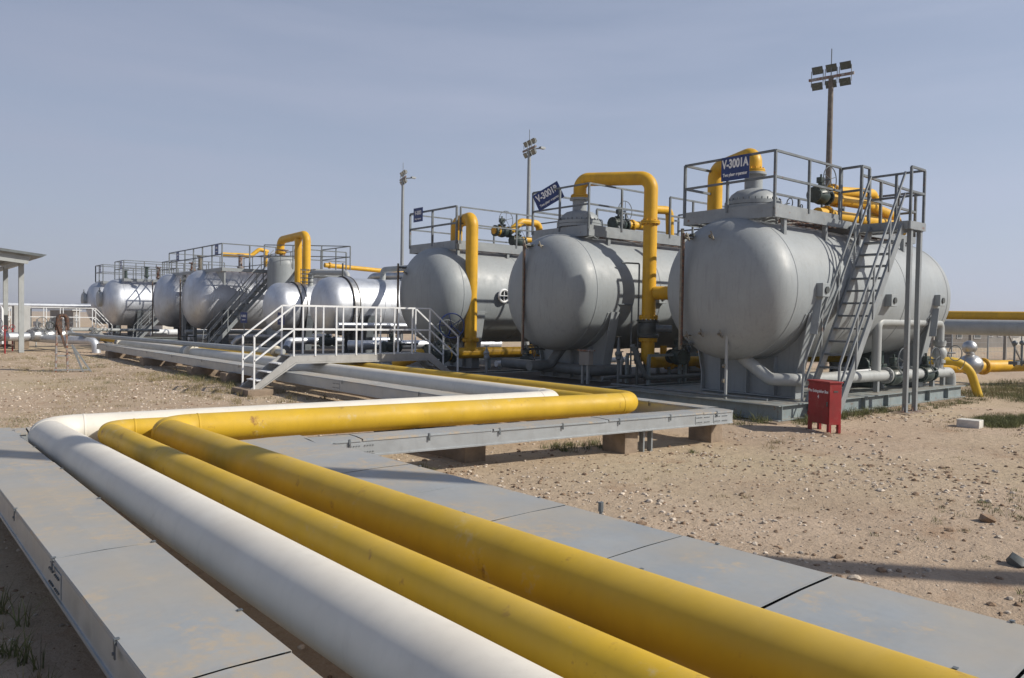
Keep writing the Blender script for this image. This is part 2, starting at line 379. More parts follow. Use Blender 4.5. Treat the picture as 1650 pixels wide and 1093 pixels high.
for cx_, cy_, rx, ry, n_ in ((17.6, 5.6, 1.3, .45, 120), (19.5, 5.2, 1.6, .5, 120), (16.7, 5.35, .5, .2, 40), (21, 5.0, 1.2, .5, 70)):
    for _ in range(n_):
        a = random.random()*6.28; q = random.random()**.5; tuft(gg, cx_+rx*q*math.cos(a), cy_+ry*q*math.sin(a), .12, 26, .17)
patch(gg, 14.6, 17.4, 7.55, 7.95, 46, .24, .1); patch(gg, 17.9, 22, 7.3, 7.85, 36, .14, .1); patch(gg, 12.1, 13.1, 8.1, 9.3, 30, .28, .12); patch(gg, 13.3, 14.2, 7.5, 7.9, 16, .26, .1)
patch(gg, 7.6, 9.2, 7.9, 8.5, 30, .18, .1); patch(gg, 4.3, 5.4, 7.9, 8.3, 10, .16, .06); patch(gd, 4.2, 5, 7.3, 8, 5, .16, .05, 12)
patch(gg, 6.4, 7.7, 21, 25, 34, .22, .2, 14); patch(gg, 7.0, 7.9, 19, 22, 22, .22, .15, 14); patch(gd, 6, 7.8, 19, 26, 60, .2, .2, 16); patch(gd, 5.6, 8, 14, 24, 60, .22, .12)
patch(gd, .5, 3.4, 12.5, 17.5, 170, .07, .3, 18); patch(gg, .5, 3.2, 12.5, 17, 110, .07, .25, 14); patch(gd, 3, 7, 17, 38, 240, .13, .3, 24); patch(gg, 4, 8, 20, 38, 70, .14, .25, 20)
patch(gg, .0, .68, 4.2, 5.7, 34, .26, .05, 9); patch(gd, -.2, .66, 4.2, 7.5, 40, .16, .06, 9); scatter(260, -.4, .7, 4.2, 8, .006, .03); patch(gd, 4.1, 4.5, 1, 7.5, 18, .08, .05, 10); patch(gg, .95, 1.5, 5.8, 7.4, 8, .1, .06, 14); patch(gd, -.8, .45, 1.9, 5, 30, .1, .08, 14)
patch(gg, 5.5, 7.2, 1.4, 1.9, 14, .1, .06, 16); patch(gg, 8.4, 10.2, 2.2, 3.2, 22, .1, .1, 18); patch(gg, 7.0, 8.6, 2.2, 3.6, 10, .06, .05, 14); patch(gd, 7, 13, 2, 7, 16, .07, .09, 16)
patch(gd, 10.4, 11.2, 6.4, 6.9, 7, .1, .14, 16); patch(gg, 9.2, 9.5, 6.9, 7.1, 3, .12, .06, 20)
tag(build('gravel', gA, ROCK, smooth=False), 'pale gravel strewn over the sand', None, kind='stuff')
tag(build('gravel', gB, ROCK2, smooth=False), 'brown gravel strewn over the sand', None, kind='stuff')
tag(build('grass', gg, GRS, smooth=False), 'low green weeds growing in patches on the sand', None, kind='stuff')
tag(build('grass', gd, GRSD, smooth=False), 'dry straw coloured grass tufts on the sand', None, kind='stuff')

# ================================================================== FOREGROUND PIPES
def big_pipe(name, label, pts, r, br, material, seams, group):
    t = thing(name, label, 'pipe', (pts[1][0], pts[1][1], 0), group)
    path = elbow(pts, br, 14)
    build('pipe_run', MB().sweep(path, r, 48), material, t)
    for i in (1, 2):                                  # weld seams where each elbow meets its straight run
        p = Vector(pts[i])
        for k, q in ((i-1, pts[i-1]), (i+1, pts[i+1])):
            d = (Vector(q)-p).normalized(); a = (Vector(pts[i-1])-p).angle(Vector(pts[i+1])-p); c = p+d*(br/math.tan(a/2)+.02)
            if (i, k) in seams: build('weld_seam', MB().sweep([c-d*.012, c-d*.006, c+d*.006, c+d*.012], [r+.0005, r+.005, r+.005, r+.0005], 48), material, t)
    return t
GP = 'three long pipes bending side by side in the foreground'
big_pipe('pipeline', 'cream white pipe, outermost of the three long foreground pipes', [(1.86, -2.5, .5), (1.46, 10.25, .5), (8.96, 9.55, .5), (8.62, 38, .5)], .192, .36, WHT, [(1, 2), (2, 1), (1, 0), (2, 3)], GP)
big_pipe('pipeline', 'thinner yellow pipe between the white pipe and the thick yellow pipe', [(2.35, -2.5, .5), (2.06, 9.98, .5), (9.5, 9.12, .5), (9.25, 46, .5)], .13, .26, YEL, [(1, 2), (1, 0), (2, 1)], GP)
big_pipe('pipeline', 'thick yellow pipe, innermost of the three long foreground pipes', [(3.04, -2.5, .5), (2.58, 9.72, .5), (10.04, 8.72, .5), (9.85, 34, .5)], .18, .36, YEL, [(1, 2), (2, 1), (1, 0)], GP)
t = thing('pipeline', 'slim grey pipe running just above and behind the cream pipe', 'pipe', (8.9, 30, 0))
build('pipe_run', MB().sweep(elbow([(9.35, 22, .8), (9.0, 24, .82), (7.1, 46, .8)], .3), .085, 20), GRP, t)
mb = MB(); mb.lathe([(.10, 0), (.17, .03), (.17, .12), (.10, .15)], (9.28, 22.3, .8), 'y', 20); build('end_cap', mb, BRS, t)
t = thing('pipe_flange', 'pale bolted flange with dark band on the cream pipe, left of the white footbridge', 'flange', (8.66, 28.4, .5))
mb = MB(); flange(mb, (8.67, 28.4, .5), (0, 1, 0), .21, .06, 16, 1.35); build('flange_ring', mb, WHT, t)
build('coupling_band', MB().cyl((8.67, 28.5, .5), (8.66, 28.9, .5), .27, 24), GRP, t)
t = thing('pipe_flange', 'pale bolted flange at the far end of the cream pipe near the silver tanks', 'flange', (8.62, 38, .5))
mb = MB(); flange(mb, (8.62, 38.05, .5), (0, 1, 0), .21, .06, 16, 1.35); build('flange_ring', mb, WHT, t)
build('coupling_band', MB().cyl((8.62, 38.1, .5), (8.62, 38.5, .5), .28, 24), RAIL, t)

# ================================================================== CABLE TRAYS
def xf_poly(p0, p1, wL, wR, z):  # helper: quad strip corners along p0->p1
    d = (Vector(p1)-Vector(p0)).normalized(); n = Vector((d.y, -d.x, 0))
    return d, n
def tray(label, p0, p1, wid, ztop, h, joints, clipgap=1.3, lip=.012, both=True, splices=(), cover_gap=.018, group=None):
    """cable tray: side channel with lips, a floor, lid panels with gaps, clips and bolted splice plates. p0/p1 = centre line ends (xy)"""
    a, b = Vector((*p0, 0)), Vector((*p1, 0)); Ln = (b-a).length; d = (b-a)/Ln; n = Vector((d.y, -d.x, 0))
    t = thing('cable_tray', label, 'cable tray', (*p0, 0), group)
    def q(s, o, z): v = a+d*s+n*o; return (v.x, v.y, z)
    mb = MB(); zb = ztop-h; W = wid/2
    for sg in (-1, 1):
        mb.bar(q(0, sg*(W-.004), zb+h/2-.004), q(Ln, sg*(W-.004), zb+h/2-.004), .006, h-.01)
        mb.bar(q(0, sg*(W-.03), zb+.003), q(Ln, sg*(W-.03), zb+.003), .05, .006)
        mb.bar(q(0, sg*(W+.004), zb+.012), q(Ln, sg*(W+.004), zb+.012), .01, .02)
    mb.bar(q(0, 0, zb+.012), q(Ln, 0, zb+.012), wid-.06, .006)
    build('channel', mb, TRAYS, t)
    js = [0]+list(joints)+[Ln]
    for i in range(len(js)-1):
        s0, s1 = js[i]+cover_gap/2, js[i+1]-cover_gap/2; mb = MB(); k = (i % 2)*.003+random.uniform(0, .002)
        sag = random.uniform(.003, .006); skew = random.uniform(-.005, .005); lift = (random.uniform(.0, .004), random.uniform(.0, .004)); side_ = random.choice((-1, 1))
        NS = 12; top = []; frac = [0, .015, .04, .1, .2, .35, .5, .65, .8, .9, .96, .985, 1]
        for j in range(NS+1):
            s = s0+(s1-s0)*frac[j]
            for o in (-W-lip, -W*.5, 0, W*.5, W+lip):
                z = ztop+k+sag*(1-abs(o)/W)+(lift[0] if frac[j] < .05 else lift[1] if frac[j] > .95 else 0)*(1 if frac[j] in (0, 1) else .4)*(1-abs(o/W-side_*.3)*.6)
                top.append(q(s, o+skew, z))
        mb.add(top, [(j*5+m_, (j+1)*5+m_, (j+1)*5+m_+1, j*5+m_+1) for j in range(NS) for m_ in range(4)])
        for sg, m_ in ((-1, 0), (1, 4)):     # folded edge of the lid
            base = len(mb.v); e = [top[j*5+m_] for j in range(NS+1)]
            mb.add(e+[(v[0], v[1], v[2]-.022) for v in e], [((j, j+1, j+NS+2, j+NS+1) if sg > 0 else (j+1, j, j+NS+1, j+NS+2)) for j in range(NS)])
        c = build('lid_panel', mb, TRAY, t, smooth=False)
        so_ = c.modifiers.new('thick', 'SOLIDIFY'); so_.thickness = .003; so_.offset = -1
    s = clipgap*.4
    while s < Ln:
        for sg in ((-1, 1) if both else (1,)):
            mb = MB(); o = sg*(W+lip+.006)
            mb.bar(q(s, o, ztop+.004), q(s, o, ztop-.075), .022, .006, up=n); mb.bar(q(s, o-sg*.02, ztop+.012), q(s, o+sg*.004, ztop+.012), .02, .004)
            mb.cyl(q(s, o, ztop-.05), q(s, o+sg*.01, ztop-.05), .008, 8); build('clip', mb, RAIL, t)
        s += clipgap
    for s, sg in splices:
        mb = MB(); o = sg*(W+.0025)
        mb.bar(q(s-.16, o, zb+h*.47), q(s+.16, o, zb+h*.47), .006, h*.62)
        pl = build('splice_plate', mb, TRAYS, t)
        for r_ in (-1, 1):
            for k in range(-4, 5):
                if k: build('bolt', MB().cyl(q(s+k*.033, o, zb+h*.47+r_*h*.18), q(s+k*.033, o+sg*.013, zb+h*.47+r_*h*.18), .007, 6), RAIL, pl)
    return t
tray('wide dusty cable tray right of the three foreground pipes', (3.92, -2.6), (3.42, 8.45), .74, .5, .2, [1.8, 3.65, 4.7, 5.7, 6.75, 7.75, 8.8, 9.75], 1.6, splices=[(10.2, 1)])
tray('wide dusty cable tray at the left edge of the picture beside the white pipe', (1.12, -2.6), (.96, 10.85), .51, .5, .22, [1.8, 3.6, 5.6, 7.55, 10.75], 1.4, splices=[(7.55, -1), (13.2, 1), (4.5, -1)])
tray('galvanised cable tray crossing just in front of the yellow pipes', (3.72, 8.03), (10.46, 7.31), .38, .5, .2, [.55, 2.3, 4.2, 6.1], 1.0, splices=[(.55, 1), (6.1, 1), (6.5, 1)])
tray('short cable tray crossing behind the white pipe corner at far left', (-4.6, 11.12), (8.15, 10.55), .42, .46, .18, [2, 4, 6, 8, 10], 2.2, splices=[(5.1, 1), (4.6, 1)])
tray('long cable tray along the left side of the cream pipe towards the silver tanks', (8.05, 10.9), (7.78, 38), .5, .5, .24, [3, 6, 9, 12, 15, 18, 21, 24], 3, splices=[(4.5, -1)])
tray('cable tray between the yellow pipe bend and the grey tank skids', (10.47, 7.52), (10.45, 40), .30, .5, .2, [2, 5, 8, 11, 14, 17, 20, 23, 26, 29], 3)
# ---- concrete sleepers under the trays and pipes
def block(label, x, y, lx, ly, h, material=CONC, rz=0, z0=-.1):
    mb = MB(); mb.box((-lx/2, -ly/2, z0), (lx/2, ly/2, h)); o = build('concrete_block', mb, material, loc=(0, 0, 0), bevel=.012)
    o.location = (x, y, 0); o.rotation_euler = (0, 0, rz)
    return tag(o, label, 'concrete block')
block('concrete sleeper under the crossing cable tray, nearer the red box end', 10.42, 7.62, .3, .45, .295)
block('tan concrete sleeper under the middle of the crossing cable tray', 8.42, 7.66, .28, .45, .29)
block('concrete sleeper under the foreground pipes near the left corner', 2.2, 8.9, 3.4, .35, .26)
block('concrete sleeper under the foreground pipes at the picture bottom', 2.5, 2.6, 3.7, .3, .26)
block('concrete sleeper under the crossing pipes', 6.1, 9.3, .35, 2.4, .3)
for k, y in enumerate((13, 21.5, 24.5, 30, 35.5)):
    block(['concrete sleeper just behind the pipe corner', 'concrete sleeper under the far pipes beyond the white footbridge', 'concrete sleeper with two steel posts left of the footbridge', 'concrete sleeper under the cream pipe in the middle distance', 'reddish concrete sleeper at the far end of the cable tray'][k], 8.7, y, 2.6, .45, .27)
t = thing('post_bracket', 'small galvanised bracket under the crossing tray beside the tan sleeper', 'bracket', (8.72, 7.5, 0))
mb = MB(); mb.box((8.66, 7.42, -.05), (8.69, 7.5, .29)); mb.box((8.84, 7.42, -.05), (8.87, 7.5, .29)); mb.box((8.66, 7.42, .27), (8.87, 7.5, .297)); build('frame', mb, GALV, t)
t = thing('marker_pin', 'thin steel pin standing at the tray edge in the gravel', 'peg', (4.25, 4.0, 0)); 
mb = MB(); mb.cyl((4.2, 4.0, -.05), (4.2, 4.0, .5), .012, 8); mb.cyl((4.2, 4.0, .46), (4.2, 4.0, .53), .02, 8); build('shaft', mb, RAIL, t)
block('small whitewashed concrete block beside the grass', 15.85, 5.62, .3, .38, .14, WCON, .1)

# ================================================================== TANKS
def head_prof(R_, hd, X0, X1, n=14):
    e = .80; n = 22                                   # dished head: flat crown, tight knuckle
    p = [(R_*math.sin(a)**e, X0-hd*math.cos(a)**e) for a in [math.pi/2*i/n for i in range(n+1)]]
    q = [(R_*max(0, math.cos(a))**e, X1+hd*math.sin(a)**e) for a in [math.pi/2*i/n for i in range(n+1)]]
    return [(max(r_, 0), h) for r_, h in p]+q
def saddle(t, X, Y, Zc, R_, zb, material, th=.3):
    w_ = R_*.78; top = Zc-R_*.33; tw = R_*.965
    poly = [(Y-w_, zb), (Y+w_, zb), (Y+w_, zb+.42), (Y+tw, top), (Y-tw, top), (Y-w_, zb+.42)]
    s = build('saddle', MB().prism(poly, X-.02, X+.02), material, t)
    mb = MB()
    for sg in (-1, 1):
        mb.bar((X, Y+sg*w_, zb), (X, Y+sg*w_, zb+.42), th, .025, up=(0, 1, 0)); mb.bar((X, Y+sg*w_, zb+.42), (X, Y+sg*tw, top), th, .025, up=(0, 1, 0))
    for o in (-.45, 0, .45): mb.box((X-th/2, Y+o*R_-.012, zb+.02), (X+th/2, Y+o*R_+.012, Zc-R_*.95))
    mb.box((X-th/2, Y-w_, zb+.002), (X+th/2, Y+w_, zb+.03)); build('stiffener', mb, material, s)
    wp = MB(); 
    pts = []
    a0, a1 = R(200), R(340); N = 20
    for k in range(N+1):
        a = a0+(a1-a0)*k/N
        for rr, xx in ((R_+.001, X-th*.8), (R_+.018, X-th*.8), (R_+.018, X+th*.8), (R_+.001, X+th*.8)): pts.append((xx, Y+rr*math.cos(a), Zc+rr*math.sin(a)))
    wp.add(pts, [(k*4+j, k*4+(j+1) % 4, (k+1)*4+(j+1) % 4, (k+1)*4+j) for k in range(N) for j in range(4)]+[(0, 1, 2, 3), (N*4+3, N*4+2, N*4+1, N*4)])
    build('wear_plate', wp, material, s)
def tank(label, X0, X1, Y, Zc, R_, hd, material, group, saddles, zb=.33, bands=(), dome=None, seams=()):
    t = thing('horizontal_tank', label, 'tank', (X0, Y, 0), group)
    sh = build('shell', MB().lathe(head_prof(R_, hd, X0, X1), (0, Y, Zc), 'x', 72), material, t, ang=50)
    for x in seams: build('weld_seam', MB().lathe([(R_+.0005, -.02), (R_+.010, -.008), (R_+.010, .008), (R_+.0005, .02)], (x, Y, Zc), 'x', 72), material, t)
    for x in bands:
        mb = MB(); mb.lathe([(R_, -.11), (R_+.05, -.10), (R_+.05, .10), (R_, .11)], (x, Y, Zc), 'x', 72); bd = build('girth_band', mb, ALUD, t)
        mb = MB(); 
        for o in (-.125, .125): mb.lathe([(R_, -.02), (R_+.06, -.018), (R_+.06, .018), (R_, .02)], (x+o, Y, Zc), 'x', 72)
        build('edge_ring', mb, BLK, bd)
    for x in saddles: saddle(t, x, Y, Zc, R_, zb, GRY if material is not ALU else RAIL)
    if dome:
        dx, dr, zt = dome; z = Zc+R_-.1
        mb = MB(); mb.lathe([(dr*.88, 0), (dr*.88, .34)], (dx, Y, z), n=40)
        d = build('manway_dome', mb, material, t); z += .34
        mb = MB(); mb.lathe([(dr, 0), (dr, .075)], (dx, Y, z), n=40); mb.lathe([(dr, .085), (dr, .16)], (dx, Y, z), n=40)
        mb.lathe([(dr*.9, .16), (dr*.88, .22), (dr*.78, .32), (dr*.6, .40), (dr*.35, .44), (.2, .45)], (dx, Y, z), n=40)
        build('dome_cover', mb, material, d); mb = MB()
        for k in range(28):
            a = 2*math.pi*k/28; cx_, cy_ = dx+dr*.945*math.cos(a), Y+dr*.945*math.sin(a); mb.cyl((cx_, cy_, z-.03), (cx_, cy_, z+.215), .014, 6)
        build('bolt_ring', mb, RAIL, d)
        mb = MB(); mb.lathe([(.19, .4), (.19, zt-z-.05), (.27, zt-z-.05), (.27, zt-z)], (dx, Y, z), n=28); build('neck', mb, material, d)
    return t
GA = 'grey horizontal separator tanks'
DZ = 5.14
tank('nearest grey tank behind the red box, blue sign and stair at its side', 14.05, 21.25, 9.65, 2.6, 1.5, .9, GRY, GA, (14.75, 20.55), dome=(14.72, .60, DZ), seams=(14.05, 16.45, 18.85, 21.25))
tank('middle grey tank under the tilted blue sign and yellow arch pipe', 13.65, 20.85, 14.74, 2.6, 1.5, .9, GRY, GA, (14.35, 20.15), dome=(14.45, .60, 5.12), seams=(13.65, 16.05, 18.45, 20.85))
tank('grey tank farthest left of the three, beside the white footbridge', 13.76, 19.6, 20.44, 2.6, 1.5, .9, GRY, GA, (14.45, 18.9), seams=(13.76, 16.2, 18.4))
GS = 'aluminium clad horizontal tanks'
tank('shiny banded silver tank directly behind the right half of the white footbridge', 13.8, 20.0, 27.9, 2.3, 1.12, .65, ALU, GS, (15.0, 18.8), bands=(14.35,), seams=(15.6, 16.8, 18, 19.2))
tank('smaller shiny banded silver tank below the twin yellow pipes', 14.06, 19.5, 33.4, 2.25, 1.1, .65, ALU, GS, (15.0, 18.4), bands=(14.7,), seams=(16, 17.4, 18.6))
tank('silver tank with a steel stair climbing its near side, left of the twin yellow pipes', 12.95, 20, 40.6, 2.62, 1.5, .9, ALU, GS, (13.7, 18.8), seams=(13, 14.5, 16, 17.5, 19))
tank('silver tank half hidden behind the left end of the tall railed deck', 12.9, 20, 45.8, 2.62, 1.5, .9, ALU, GS, (13.7, 18.8), seams=(13, 14.5, 16, 17.5, 19))
tank('silver tank with round end hatch and a stair, second from the far left', 12.2, 19, 55.3, 2.55, 1.5, .9, ALU, GS, (13.2, 18), seams=(12.3, 14, 15.7, 17.4))
tank('farthest left silver tank, partly hidden, with a grey end hatch', 12.5, 19, 61.8, 2.55, 1.5, .9, ALU, GS, (13.4, 18), seams=(12.6, 14.3, 16))
for y, x, lab in ((55.3, 11.2, 'grey hatch cover on the end of the second silver tank from the left'), (61.8, 11.5, 'grey hatch cover on the end of the farthest left silver tank')):
    t = thing('end_hatch', lab, 'hatch', (x, y+.6, 2.6)); mb = MB(); mb.lathe([(.45, -.12), (.5, -.1), (.5, .1), (.3, .12), (.3, .6)], (x, y+.4, 2.75), 'x', 24); build('cover', mb, GRP, t)
    mb = MB(); mb.bar((x, y+.1, 3.3), (x, y+.7, 3.3), .05); mb.bar((x, y+.4, 3.25), (x, y+.4, 3.5), .05); build('davit', mb, RAIL, t)

# ---- skid bases
def skid(label, x0, x1, y0, y1, zt=.33, dark=True):
    t = thing('skid_base', label, 'steel base', (x0, y0, 0), 'steel skid bases under the tanks')
    for ya, nm in ((y0, -1), (y1, 1)):
        mb = MB(); mb.box((x0, ya-.1, .03), (x1, ya+.1, .05)); mb.box((x0, ya-.1, zt-.02), (x1, ya+.1, zt)); mb.box((x0, ya-.006, .05), (x1, ya+.006, zt-.02)); b = build('side_beam', mb, SKID, t)
        k = x0+.01
        while k < x1:
            build('stiffener', MB().box((k, ya-.095, .05), (k+.012, ya-.006, zt-.02)), SKID, b); k += 1.1
    for xa in (x0, x1):
        mb = MB(); mb.box((xa-.1, y0-.09, .028), (xa+.1, y1+.09, .046)); mb.box((xa-.1, y0-.09, zt-.022), (xa+.1, y1+.09, zt-.003)); mb.box((xa-.006, y0, .05), (xa+.006, y1, zt-.02)); build('end_beam', mb, SKID, t)
    mb = MB(); 
    k = x0+1.2
    while k < x1-.3: mb.box((k-.06, y0+.1, .08), (k+.06, y1-.1, zt-.04)); k += 1.5
    build('cross_beam', mb, SKID, t)
    mb = MB(); mb.box((x0+.1, y0+.1, zt-.028), (x1-.1, y1-.1, zt-.012)); build('deck_plate', mb, DECKD if dark else SKID, t)
skid('grey steel skid base under the nearest grey tank', 13.25, 22.0, 8.05, 12.0, dark=False)
skid('grey steel skid base under the middle grey tank', 13.0, 21.6, 12.5, 17.4)
skid('grey steel skid base under the third grey tank', 13.1, 20.4, 18.1, 23.0)
skid('grey steel skid base under the banded silver tanks', 13.0, 20.4, 24.5, 36)
skid('grey steel skid base under the twin silver tanks with the tall deck', 12.4, 20.4, 37.6, 48)
skid('grey steel skid base under the two farthest left tanks', 12.0, 19.4, 52.5, 64)
for x, y, lab in ((13.22, 8.0, 'concrete pad under the near corner of the first skid'), (18, 8.0, 'long concrete strip under the first skid')):
    block(lab, x if x < 14 else 18.2, 8.02, .6 if x < 14 else 7.4, .34, .028)

# ================================================================== ACCESS PLATFORMS
RC = 0
def railing(t, pts, zd, post_h=1.15, name='railing', sp=1.3, material=RAIL, mid=(.55,), r=.022, closed=False):
    """handrail along pts (xy list) on deck height zd, with its posts as sub-parts"""
    global RC
    RC = (RC+1) % 5; r *= 1+.07*RC; jg = RC*.003
    P3 = [Vector((p[0]+jg, p[1]+jg, zd)) for p in pts]; rl = None
    for h in [post_h]+[post_h*k for k in mid]:
        mb = MB()
        for a, b in zip(P3[:-1], P3[1:]): mb.bar(a+Vector((0, 0, h+jg)), b+Vector((0, 0, h+jg)), r*1.9)
        rr = build(name if rl is None else 'mid_rail', mb, material, rl or t); rl = rl or rr
    for a, b in zip(P3[:-1], P3[1:]):
        n = max(1, round((b-a).length/sp))
        for k in range(n+(b is P3[-1])): q = a.lerp(b, k/n); build('post', MB().bar(q, q+Vector((0, 0, post_h)), r*2.1), material, rl)
    return rl
def deck(t, x0, x1, y0, y1, z, material=RUSTY, th=.17):
    mb = MB()
    mb.bar((x0, y0, z-th/2), (x1, y0, z-th/2), .05, th); mb.bar((x0, y1, z-th/2), (x1, y1, z-th/2), .05, th)
    mb.bar((x0, y0+.025, z-th/2), (x0, y1-.025, z-th/2), .05, th); mb.bar((x1, y0+.025, z-th/2), (x1, y1-.025, z-th/2), .05, th)
    build('edge_channel', mb, GALV, t)
    mb = MB(); y = y0+.05
    while y < y1-.03: mb.box((x0+.03, y, z-.035), (x1-.03, y+.02, z-.003)); y += .075
    x = x0+.2
    while x < x1: mb.box((x, y0+.03, z-.05), (x+.03, y1-.03, z-.036)); x += .4
    build('grating', mb, RUSTY, t)
def kick(t, pts, z):
    mb = MB()
    for a, b in zip(pts[:-1], pts[1:]): mb.bar((*a, z+.055), (*b, z+.055), .006, .11)
    build('toe_board', mb, GALV, t)
def strut(t, x, y, z, Y, Zc, R_):
    d = y-Y; zz = Zc+math.sqrt(max(.01, R_*R_-d*d)) if abs(d) < R_ else Zc+.4
    mb = MB(); mb.bar((x, y, zz-.12), (x, y, z-.16), .09, .09); build('bracket', mb, GALV, t)
DA = 4.2
GPL = 'railed access platforms on top of the tanks'
t = thing('access_platform', 'railed access platform on the nearest grey tank', 'platform', (13.9, 9.7, DA), GPL)
deck(t, 13.9, 17.65, 8.62, 10.85, DA); deck(t, 17.72, 21.0, 8.9, 10.85, DA-.01); kick(t, [(13.9, 10.85), (13.9, 8.62), (16.5, 8.62)], DA)
railing(t, [(13.9, 10.85), (13.9, 8.62), (16.5, 8.62)], DA, sp=1.25); railing(t, [(15.2, 10.85), (13.9, 10.85)], DA, sp=1.3); railing(t, [(21, 10.85), (16.3, 10.85)], DA, sp=1.2, post_h=.95); railing(t, [(17.65, 8.7), (21.0, 8.9), (21, 10.85)], DA, sp=1.3)
for x in (14.35, 16.0, 17.5, 19.8):
    strut(t, x, 8.68, DA, 9.65, 2.6, 1.5); strut(t, x, 10.6, DA, 9.65, 2.6, 1.5)
t = thing('access_platform', 'railed access platform on the middle grey tank', 'platform', (13.9, 14.9, DA), GPL)
deck(t, 13.9, 20.2, 13.85, 16.0, DA); kick(t, [(13.9, 16), (13.9, 13.85), (20, 13.85)], DA)
railing(t, [(13.9, 16.0), (13.9, 13.85), (16.35, 13.85)], DA, sp=1.2); railing(t, [(17.1, 13.85), (20.2, 13.85), (20.2, 16)], DA, sp=1.2); railing(t, [(15.6, 16), (13.9, 16.0)], DA); railing(t, [(20.2, 16), (16.4, 16)], DA, sp=1.1, post_h=.95)
for x in (14.7, 18): strut(t, x, 13.92, DA, 14.74, 2.6, 1.5); strut(t, x, 15.7, DA, 14.74, 2.6, 1.5)
t = thing('access_platform', 'railed access platform on the third grey tank beside the tilted sign', 'platform', (13.9, 21, DA), GPL)
deck(t, 13.9, 18.6, 19.6, 22.3, DA); kick(t, [(13.9, 22.3), (13.9, 19.6), (18.6, 19.6)], DA)
railing(t, [(13.9, 22.3), (13.9, 19.6)], DA, sp=1.3); railing(t, [(14.05, 19.6), (18.6, 19.6), (18.6, 22.3)], DA, sp=2.2); railing(t, [(15.6, 22.3), (13.9, 22.3)], DA); railing(t, [(18.6, 22.3), (16.4, 22.3)], DA, post_h=.95, sp=1.1)
for x in (14.0, 16.0, 17.8): strut(t, x, 19.66, DA, 20.44, 2.6, 1.5); strut(t, x, 21.4, DA, 20.44, 2.6, 1.5)
t = thing('access_platform', 'long tall railed deck above the two silver tanks with the stair', 'platform', (12.9, 40, 4.15), GPL)
deck(t, 12.9, 17.2, 37.7, 46.4, 4.15); railing(t, [(12.9, 46.4), (12.9, 37.7), (15.6, 37.7)], 4.15, sp=1.45); railing(t, [(16.6, 37.7), (19.5, 37.7)], 4.15, sp=1.2); railing(t, [(17.2, 38.2), (17.2, 46.4), (12.9, 46.4)], 4.15, sp=1.3)
deck(t, 17.25, 19.5, 37.7, 40, 4.14)
mb = MB(); mb.bar((12.95, 43.8, 0), (12.95, 43.8, 4), .18); build('support_column', mb, GALV, t); mb = MB(); mb.bar((12.95, 41.9, 0), (12.95, 41.9, 4), .16); build('support_column', mb, GALV, t)
mb = MB(); mb.prism([(37.75, 3.98), (38.9, 3.98), (37.75, 3.3)], 13.02, 13.1); build('gusset', mb, GALV, t)
t = thing('access_platform', 'low railed deck on the second silver tank from the left', 'platform', (12.3, 55.2, 4.1), GPL)
deck(t, 12.3, 17.5, 54.2, 56.6, 4.1); railing(t, [(12.3, 56.6), (12.3, 54.2), (16, 54.2)], 4.1, sp=1.2); railing(t, [(17.5, 54.2), (17.5, 56.6), (12.3, 56.6)], 4.1, sp=1.2)
railing(t, [(17.6, 51), (14.6, 51), (14.6, 54)], 4.1, sp=1.1)
t = thing('access_platform', 'low railed deck on the farthest left silver tank', 'platform', (12.4, 61.5, 4.1), GPL)
deck(t, 12.4, 17.5, 60.6, 63, 4.1); railing(t, [(12.4, 63), (12.4, 60.6), (17.5, 60.6), (17.5, 63), (12.4, 63)], 4.1, sp=1.3)
t = thing('access_platform', 'small round-railed platform right of the vertical grey drum', 'platform', (17, 37, 4.0), GPL)
railing(t, [(14.4, 36.2), (17.6, 33.6), (17.6, 36.6)], 4.1, sp=1.2); deck(t, 16.0, 17.6, 34, 36.6, 4.1)

# ---- blue signs
def sign(label, c, ux, w_, h, lines, tilt=0):
    """lines: (text, size, dy, x-scale); the board faces the side from which ux reads left to right"""
    ux = Vector(ux); uz = Vector((0, 0, 1)); a = tilt
    vx = ux*math.cos(a)+uz*math.sin(a); vy = -ux*math.sin(a)+uz*math.cos(a)
    t = thing('sign_board', label, 'sign', c)
    mb = MB(); mb.box((-w_/2, -h/2, -.006), (w_/2, h/2, .0)); build('board', put(mb, c, vx, vy), BLUE, t)
    for tx, size, dy, sx in lines:
        build('lettering', put(text_mesh(tx, size, sx, size*.035), Vector(c)+vy*dy+vx.cross(vy)*.004, vx, vy), BLUW, t)
    return t
nX = (0, -1, 0)
sign('blue sign reading V-3001A on the nearest tank railing', (13.85, 9.53, 5.12), nX, .68, .5, [('V-3001A', .25, .09, .70), ('Two phase separator', .092, -.13, .74)])
sign('tilted blue sign reading V-3001B on the middle tank railing', (13.82, 15.3, 5.17), (.42, -.91, 0), .80, .48, [('V-3001B', .25, .08, .76), ('Two phase separator', .092, -.13, .8)], R(27))
sign('blue sign reading V-3003 on the third grey tank railing', (13.84, 21.72, 5.28), nX, .56, .46, [('V-3003', .18, .06, .75), ('Surge separator', .075, -.13, .8)])
for c, lab in (((12.84, 38.3, 5.05), 'blue sign at the near corner of the tall silver tank deck'), ((12.84, 44.6, 5.05), 'blue sign at the far corner of the tall silver tank deck'), ((12.24, 54.7, 4.95), 'small blue sign on the low deck railing, second tank from left'), ((12.34, 61.2, 4.95), 'small blue sign on the farthest left deck railing')):
    sign(lab, c, nX, .5 if c[1] < 50 else .4, .5, [('V-3002', .14, .07, .7), ('separator', .08, -.1, .8)])
t = sign('low blue sign on a post beside the silver tank stair foot', (13.2, 35.6, 1.75), (.3, -1, 0), .5, .5, [('V-3002', .15, .07, .8), ('separator', .08, -.1, .8)])
build('post', MB().cyl((13.22, 35.6, 0), (13.22, 35.6, 1.5), .025, 10), GALV, t)
